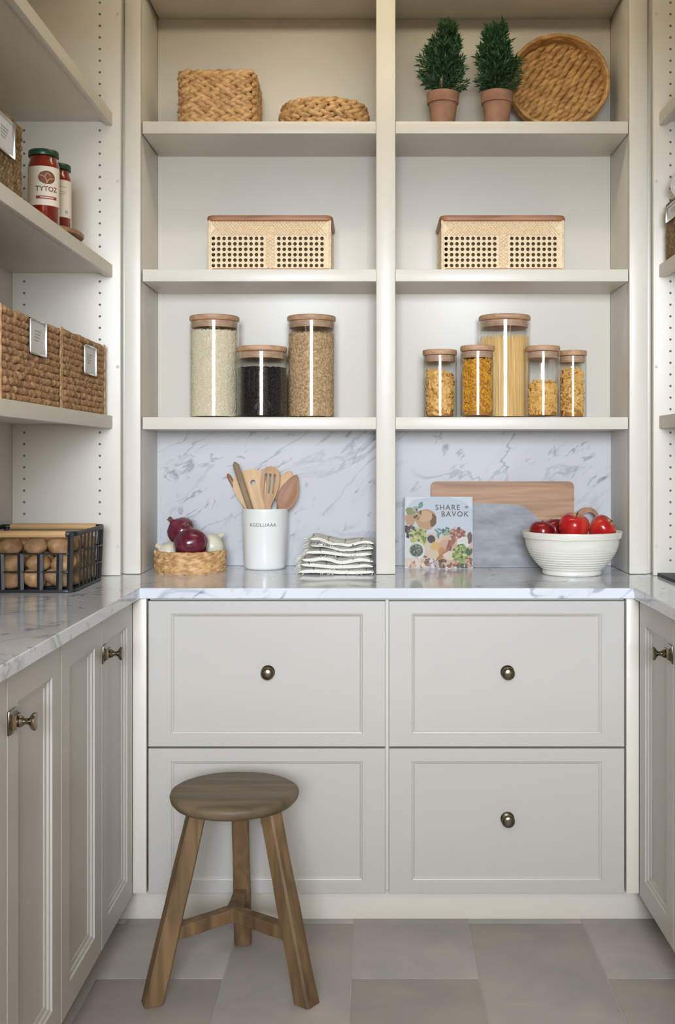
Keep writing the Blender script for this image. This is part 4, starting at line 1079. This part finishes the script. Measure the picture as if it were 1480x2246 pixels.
patch(980, 980, 150, 170, (146, 160, 84), 0.18); scatter(985, 985, 145, 175, 80, 14, 32, [(176, 192, 96), (110, 132, 60), (206, 212, 140), (74, 96, 46), (140, 166, 70)]); scatter(1110, 930, 60, 60, 10, 20, 36, [(96, 124, 90), (66, 92, 62)])
patch(180, 1130, 210, 80, (232, 212, 190), 0.12); scatter(210, 1140, 150, 80, 18, 22, 48, [(226, 186, 160), (238, 222, 204), (190, 136, 112)])
scatter(480, 1150, 130, 70, 22, 22, 48, [(214, 206, 214), (190, 178, 190), (160, 110, 100), (232, 226, 226)])
scatter(640, 1150, 90, 80, 22, 14, 40, [(104, 70, 58), (140, 96, 80), (80, 52, 46), (198, 180, 168)])
scatter(860, 1160, 120, 60, 16, 20, 44, [(216, 176, 146), (190, 130, 100), (150, 90, 70)]); scatter(1000, 1190, 90, 50, 16, 18, 36, [(62, 76, 48), (96, 104, 66), (48, 58, 40)]); scatter(1110, 1130, 60, 80, 14, 20, 40, [(150, 84, 66), (206, 160, 132), (120, 60, 50)])
scatter(370, 1080, 60, 60, 12, 14, 30, [(86, 96, 62), (150, 110, 84), (120, 76, 60)])
pm.build('cover_picture', M['coverprint'], bk, smooth=False, fix=False)
def title(s_, size, px, py, sp, mt='titleink'):
    v, f = text_geo(s_, size, 0.0002, sp)
    vv = [(px / 1175 * BW + q.x, -0.0016 - q.z * 1.0, BH - py / 1230 * BH + q.y) for q in v]
    MB().add(vv, f).build('lettering', M[mt], bk, smooth=False)
title('SHARE', 0.0225, 745, 224, 1.22); title('BAVOK', 0.0225, 868, 338, 1.22); title('=', 0.019, 1070, 215, 1.0)

# ------------------------------------------------------------------ left shelf unit contents
def label_holder(parent, x, y, z, w, h, side):
    """clip-on label holder whose face looks along side*x; children of a basket"""
    t = 0.004; m = MB(); s_ = side
    def bx(y0, y1, z0, z1, x0, x1): a, b_ = sorted((x + s_ * x0, x + s_ * x1)); m.box(a, b_, y + y0, y + y1, z + z0, z + z1, b=0.0008)
    bx(-w / 2, -w / 2 + t, 0, h, 0, 0.005); bx(w / 2 - t, w / 2, 0, h, 0, 0.007); bx(-w / 2, w / 2, 0, t, 0, 0.005); bx(-w / 2, w / 2, h - t, h, 0, 0.005); bx(-w * .3, w * .3, h - .002, h + .001, -.020, .004)
    o = m.build('label_holder', M['steel'], parent); o['label'] = 'steel clip-on label holder'
    a, b_ = sorted((x, x + s_ * 0.002)); MB().box(a, b_, y - w / 2 + .003, y + w / 2 - .003, z + .003, z + h - .003).build('card', M['card'], o, smooth=False)
    m = MB()
    for k in range(4):
        a, b_ = sorted((x + s_ * 0.002, x + s_ * 0.0024)); m.box(a, b_, y - w * .22, y + w * .22 - .006 * k, z + h * .66 - k * h * .09, z + h * .70 - k * h * .09)
    m.build('printed_lines', M['cardgrey'], o, smooth=False)
def rope_basket(label, cx, cy, z, w, d, h, nrow, side, holder, mt, group, hx, corner=True):
    t = thing('rope_basket', label, 'basket', (cx, cy, z), group=group); rnd = random.Random(int(cy * 100)); rr_ = h / nrow / 2
    for k in range(nrow):
        rope_row(rrect(w - 2 * rr_, d - 2 * rr_, 0.014, 0.0075), rr_ * 1.02 + k * 2 * rr_ * 0.985, rr_ * 1.06, rnd, 0.5, seed=int(cy * 40) + k * 3).build('rope_row', mt, t, angle=80)
    e = 0.014; m = MB()
    m.box(-w / 2 + e, w / 2 - e, -d / 2 + e, d / 2 - e, 0.003, 0.007)
    m.box(-w / 2 + e, w / 2 - e, -d / 2 + e, -d / 2 + e + .003, .007, h - .006).box(-w / 2 + e, w / 2 - e, d / 2 - e - .003, d / 2 - e, .007, h - .006)
    m.box(-w / 2 + e, -w / 2 + e + .003, -d / 2 + e, d / 2 - e, .007, h - .006).box(w / 2 - e - .003, w / 2 - e, -d / 2 + e, d / 2 - e, .007, h - .006)
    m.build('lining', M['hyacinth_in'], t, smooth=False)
    if corner:
        for sy_ in (-1, 1):
            pts = [(side * (-1) * -(w / 2) * 1.0, sy_ * (d / 2 - 0.003), zz) for zz in [h * k / 14 for k in range(15)]]
            pts = [(p[0] - (0.002 if p[0] > 0 else -0.002) + 0.0008 * math.sin(i * 2), p[1], p[2]) for i, p in enumerate(pts)]
            MB().tube(pts, 0.0030, 6).build('corner_cord', M['rope_edge'], t)
    label_holder(t, side * (w / 2 + 0.0015), holder, hx[0], hx[1], hx[2], side)
    return t
BL = 'rope baskets on the left shelves'
rope_basket('brown rope basket with label holder on the lower left shelf, next to the end panel', -0.893, 2.848, 1.3622, 0.262, 0.424, 0.2, 12, 1, 0.030, M['rope'], BL, (0.100, 0.112, 0.078))
rope_basket('brown rope basket with label holder on the lower left shelf, nearest the camera', -0.893, 2.416, 1.3622, 0.262, 0.430, 0.196, 12, 1, 0.015, M['rope'], BL, (0.110, 0.112, 0.080))
def seagrass_basket(label, cx, cy, z, w, d, h, nrow, side, holder, hx):
    t = thing('seagrass_basket', label, 'basket', (cx, cy, z), group='dark woven baskets'); rnd = random.Random(int(cx * 100) + 5)
    for k in range(nrow):
        braid(rrect(w - .018, d - .018, .02, 0.017), (k + .5) * h / nrow, h / nrow * 1.05, 0.0075, rnd, tilt=25, fat=1.25).build('braid_row', M['seagrass'], t, angle=80)
    e = 0.012; m = MB()
    m.box(-w / 2 + e, w / 2 - e, -d / 2 + e, d / 2 - e, 0.003, 0.007)
    m.box(-w / 2 + e, w / 2 - e, -d / 2 + e, -d / 2 + e + .003, .007, h - .006).box(-w / 2 + e, w / 2 - e, d / 2 - e - .003, d / 2 - e, .007, h - .006)
    m.box(-w / 2 + e, -w / 2 + e + .003, -d / 2 + e, d / 2 - e, .007, h - .006).box(w / 2 - e - .003, w / 2 - e, -d / 2 + e, d / 2 - e, .007, h - .006)
    m.build('lining', M['hyacinth_in'], t, smooth=False)
    label_holder(t, side * (w / 2 + 0.001), holder, hx[0], hx[1], hx[2], side)
seagrass_basket('dark woven basket with label holder beside the tomato sauce jars', -0.903, 2.242, 1.7976, 0.25, 0.345, 0.176, 9, 1, 0.02, (0.085, 0.11, 0.078))
seagrass_basket('dark woven basket with label holder on the right shelf', 0.955, 2.945, 1.7976, 0.252, 0.262, 0.160, 8, -1, 0.020, (0.112 - 0.01, 0.11, 0.045))
# plastic bag in the right basket
bgm = MB(); NU, NV = 30, 18; v = []; f = []
for j in range(NV + 1):
    q = j / NV
    for i in range(NU):
        a = 2 * PI * i / NU; w = (0.098 * (1 - q ** 3 * 0.25)); d = 0.104 * (1 - q ** 4 * 0.35)
        sx = abs(math.cos(a)) ** 0.4 * math.copysign(1, math.cos(a)); sy_ = abs(math.sin(a)) ** 0.4 * math.copysign(1, math.sin(a))
        k = 1 + 0.10 * mnoise.noise(Vector((math.cos(a) * 2.2, math.sin(a) * 2.2, q * 5)))
        lean = -0.034 * max(0.0, min(1.0, (q - 0.60) / 0.2))
        v.append((sx * d * k + lean, sy_ * w * k, 0.004 + 0.235 * q + 0.010 * mnoise.noise(Vector((a * 2, q * 3, 1)))))
for j in range(NV):
    for i in range(NU): f.append((j * NU + i, j * NU + (i + 1) % NU, (j + 1) * NU + (i + 1) % NU, (j + 1) * NU + i))
f += [tuple(reversed(range(NU))), tuple(NV * NU + i for i in range(NU))]
bg = bgm.add(v, f).build('plastic_bag', M['bag'], None, angle=60); bg.location = (0.950, 2.950, 1.8060)
tag(bg, 'crumpled clear plastic bag standing in the right shelf basket', 'bag')

# turntable and sauce jars
tt = thing('turntable', 'round wooden turntable under the tomato sauce jars', 'turntable', (-0.880, 2.770, 1.7975))
MB().lathe([(0.10, 0), (0.11, 0.002), (0.11, 0.010), (0.10, 0.011)], n=40).build('base', M['black'], tt)
MB().lathe([(0.123, 0.0115), (0.130, 0.014), (0.131, 0.021), (0.128, 0.0245)], n=56).build('plate', M['acacia'], tt)
TZ = 1.7975 + 0.0248
def sauce_jar(label, x, y, face, printed):
    t = thing('sauce_jar', label, 'jar', (x, y, TZ), (0, 0, face), 'tomato sauce jars on the turntable')
    r = 0.0372
    MB().lathe([(0.001, 0), (r - .003, 0), (r, 0.004), (r, 0.148), (r - 0.002, 0.156), (r - 0.0045, 0.163), (r - 0.005, 0.170), (0.001, 0.170)], n=48, cap0=False, cap1=False).build('sauce', M['sauce'], t, angle=50)
    MB().lathe([(0.001, -0.0), (r - .002, 0), (r + 0.0008, 0.003), (r + 0.0008, 0.006), (r + 0.0008, 0.145), (r + 0.0008, 0.148), (r - 0.001, 0.157), (r - 0.0036, 0.164), (r - 0.0036, 0.171)], n=48, cap0=False, cap1=False).build('glass_body', M['glass'], t, angle=50)
    MB().lathe([(0.001, 0.1715), (r - 0.0005, 0.1715), (r, 0.1725), (r, 0.184), (r - 0.0015, 0.1862), (r - 0.005, 0.187), (0.001, 0.1862)], n=48, cap0=False, cap1=False).build('lid', M['lidgreen'], t, angle=40)
    rl = r + 0.0012
    def curved(a0, a1, z0, z1, rad, n=28):
        v = [(rad * math.cos(a0 + (a1 - a0) * i / n), rad * math.sin(a0 + (a1 - a0) * i / n), zz) for i in range(n + 1) for zz in (z0, z1)]
        return MB().add(v, [(2 * i, 2 * i + 2, 2 * i + 3, 2 * i + 1) for i in range(n)])
    lb = curved(-PI / 2 - 2.1, -PI / 2 + 2.1, 0.045, 0.142, rl, 40).build('paper_label', M['label'], t)
    def wrap(pts, faces, rad, mt, name):
        v = [(rad * math.cos(-PI / 2 + p[0] / rl), rad * math.sin(-PI / 2 + p[0] / rl), p[1]) for p in pts]
        MB().add(v, faces).build(name, mt, lb, smooth=False, fix=False)
    if printed:
        n = 32; pts = [(0, 0.114)]; fs = []
        for ring in range(1, 5):
            for k in range(n): a = 2 * PI * k / n; pts.append((0.0215 * ring / 4 * math.cos(a), 0.114 + 0.0165 * ring / 4 * math.sin(a)))
        for k in range(n): fs.append((0, 1 + k, 1 + (k + 1) % n))
        for ring in range(3):
            for k in range(n): o_ = 1 + ring * n; fs.append((o_ + k, o_ + n + k, o_ + n + (k + 1) % n, o_ + (k + 1) % n))
        wrap(pts, fs, rl + 0.0003, M['label_brown'], 'emblem')
        lines = [[(-0.019, 0.119), (-0.012, 0.1185), (-0.005, 0.115), (-0.001, 0.108), (0.0, 0.100)], [(0.0, 0.100), (0.003, 0.108), (0.009, 0.112), (0.017, 0.112)], [(-0.004, 0.116), (-0.003, 0.122), (0.002, 0.1245), (0.007, 0.122), (0.0085, 0.117)]]
        pts = []; fs = []
        for ln in lines:
            o_ = len(pts)
            for i, p in enumerate(ln):
                q = Vector(ln[min(i + 1, len(ln) - 1)]) - Vector(ln[max(i - 1, 0)]); q.normalize(); nn = Vector((-q.y, q.x)) * 0.0009
                pts += [(p[0] + nn.x, p[1] + nn.y), (p[0] - nn.x, p[1] - nn.y)]
            fs += [(o_ + 2 * i, o_ + 2 * i + 1, o_ + 2 * i + 3, o_ + 2 * i + 2) for i in range(len(ln) - 1)]
        wrap(pts, fs, rl + 0.0006, M['label_orange'], 'emblem_lines')
        v, f = text_geo('TYTOZ', 0.0172, 0.0, 1.0, 0.02); wrap([(q.x, 0.0800 + q.y) for q in v], f, rl + 0.0004, M['label_brown'], 'lettering')
        n = 16; pts = [(-0.027 + 0.054 * i / n, zz) for i in range(n + 1) for zz in (0.0605, 0.0680)]; wrap(pts, [(2 * i, 2 * i + 2, 2 * i + 3, 2 * i + 1) for i in range(n)], rl + 0.0003, M['label_red'], 'stripe')
        pts = [(-0.016 + 0.034 * i / n, zz) for i in range(n + 1) for zz in (0.0632, 0.0655)]; wrap(pts, [(2 * i, 2 * i + 2, 2 * i + 3, 2 * i + 1) for i in range(n)], rl + 0.0005, M['label'], 'stripe_text')
    else:
        for (za, zb, w0, w1) in ((0.122, 0.124, -.02, .02), (0.110, 0.1115, -.024, .02), (0.104, 0.1055, -.024, .018), (0.055, 0.063, .016, .026)):
            n = 8; pts = [(w0 + (w1 - w0) * i / n, zz) for i in range(n + 1) for zz in (za, zb)]; wrap(pts, [(2 * i, 2 * i + 2, 2 * i + 3, 2 * i + 1) for i in range(n)], rl + 0.0003, M['cardgrey'], 'printed_line')
sauce_jar('tomato sauce jar with brown oval emblem and green lid, nearer of two', -0.827, 2.700, 0.50, True)
sauce_jar('tomato sauce jar with plain pale label behind the emblem jar', -0.832, 2.826, 0.45, False)

# ------------------------------------------------------------------ wire basket with potatoes
wbk = thing('wire_basket', 'black metal wire basket with wooden handles on the left worktop', 'basket', (-0.893, 2.8575, CT))
hx, hy, hz, fl_ = 0.1365, 0.1425, 0.155, 0.006
def wpt(x, y, z): k = 1 + (z / hz) * 0.045; return (x * k, y * k, z)
def rimloop(z, r, flat, name):
    pts = [wpt(p.x, p.y, z) for p, _, _ in rrect(2 * hx, 2 * hy, 0.016, 0.012)]
    MB().tube(pts, r, 6, closed=True, up=(0, 0, 1), flat=flat).build(name, M['black'], wbk)
rimloop(0.148, 0.0065, 0.4, 'top_rim'); rimloop(0.004, 0.004, 0.8, 'bottom_rim'); rimloop(0.098, 0.0022, 1, 'wire'); rimloop(0.052, 0.0022, 1, 'wire')
for sy_ in (-1, 1):                                   # flat uprights on the two handled ends
    for x in (-0.092, -0.044, 0.004, 0.052, 0.100):
        m = MB(); a, b_ = wpt(x, sy_ * hy, 0.003), wpt(x, sy_ * hy, 0.098); m.tube([a, b_], 0.0078, 4, flat=0.35, up=(1, 0, 0)); m.build('upright', M['black'], wbk, smooth=False)
    for x in (-hx + 0.010, hx - 0.010):
        m = MB(); m.tube([wpt(x, sy_ * hy, 0.003), wpt(x, sy_ * hy, 0.150)], 0.0078, 4, flat=0.5, up=(1, 0, 0)); m.build('corner_post', M['black'], wbk, smooth=False)
    c0, c1 = wpt(-hx + .022, sy_ * hy, 0.148), wpt(hx - .022, sy_ * hy, 0.148)
    MB().tube([c0, c1], 0.0088, 14).build('wooden_handle', M['dowel'], wbk, angle=60)
for sx in (-1, 1):
    for i in range(1, 7):
        y = -0.1225 + i * 0.035; r = 0.0024
        MB().tube([wpt(sx * hx, y, 0.003), wpt(sx * hx, y, 0.148)], r, 6).build('upright', M['black'], wbk)
m = MB()
for i in range(7): x = -0.12 + i * 0.04; m.tube([(x, -hy, .003), (x, hy, .003)], .002, 5)
for i in range(7): y = -0.126 + i * 0.042; m.tube([(-hx, y, .003), (hx, y, .003)], .002, 5)
m.build('bottom_grid', M['black'], wbk)
pot_me = []
rr = random.Random(77)
for k in range(5):
    e = 1 + rr.uniform(-.12, .22)
    pot_me.append(MB().ell((0, 0, 0), ((0.0345 * e, 0, 0), (0, 0.0255 * rr.uniform(.94, 1.05), 0), (0, 0, 0.0235)), 18, 12, jit=0.16, seed=k).mesh('potato', M['potato'], angle=80))
def potato(x, y, z, rz, ry):
    o = obj('potato', rr.choice(pot_me), None, (x, y, z), (rr.uniform(-.2, .2), ry, rz))
    tag(o, 'brown-skinned potato piled in the black wire basket', 'potato', 'potatoes in the wire basket')
bx0, by0 = -0.893, 2.8575
for L_ in range(3):
    z = CT + 0.0300 + L_ * 0.0400
    for iy in range(5):
        for ix in range(4):
            if L_ < 2 and iy > 1 and ix < 3: continue
            if L_ == 2 and (ix + iy * 3) % 7 == 5: continue
            x = bx0 - 0.099 + ix * 0.0655 + (0.004 if L_ % 2 else -0.002) + rr.uniform(-.003, .003); y = by0 - 0.108 + iy * 0.0535 + rr.uniform(-.003, .003)
            potato(x, y, z + rr.uniform(-.003, .004) + (0.006 if L_ == 2 and 0 < iy < 4 else 0), rr.uniform(-1.1, 1.1), rr.uniform(-.5, .5))
# flat dark tray on the right worktop
st_ = flat_piece(rounded_rect(0.22, 0.30, 0.012), 0.008).build('slate_tray', M['slatetray'], None, angle=30)
st_.rotation_euler = (-PI / 2, 0, 0); st_.location = (0.8195, 2.925, CT + 0.0045)
tag(st_, 'flat dark tray on the right worktop', 'tray')
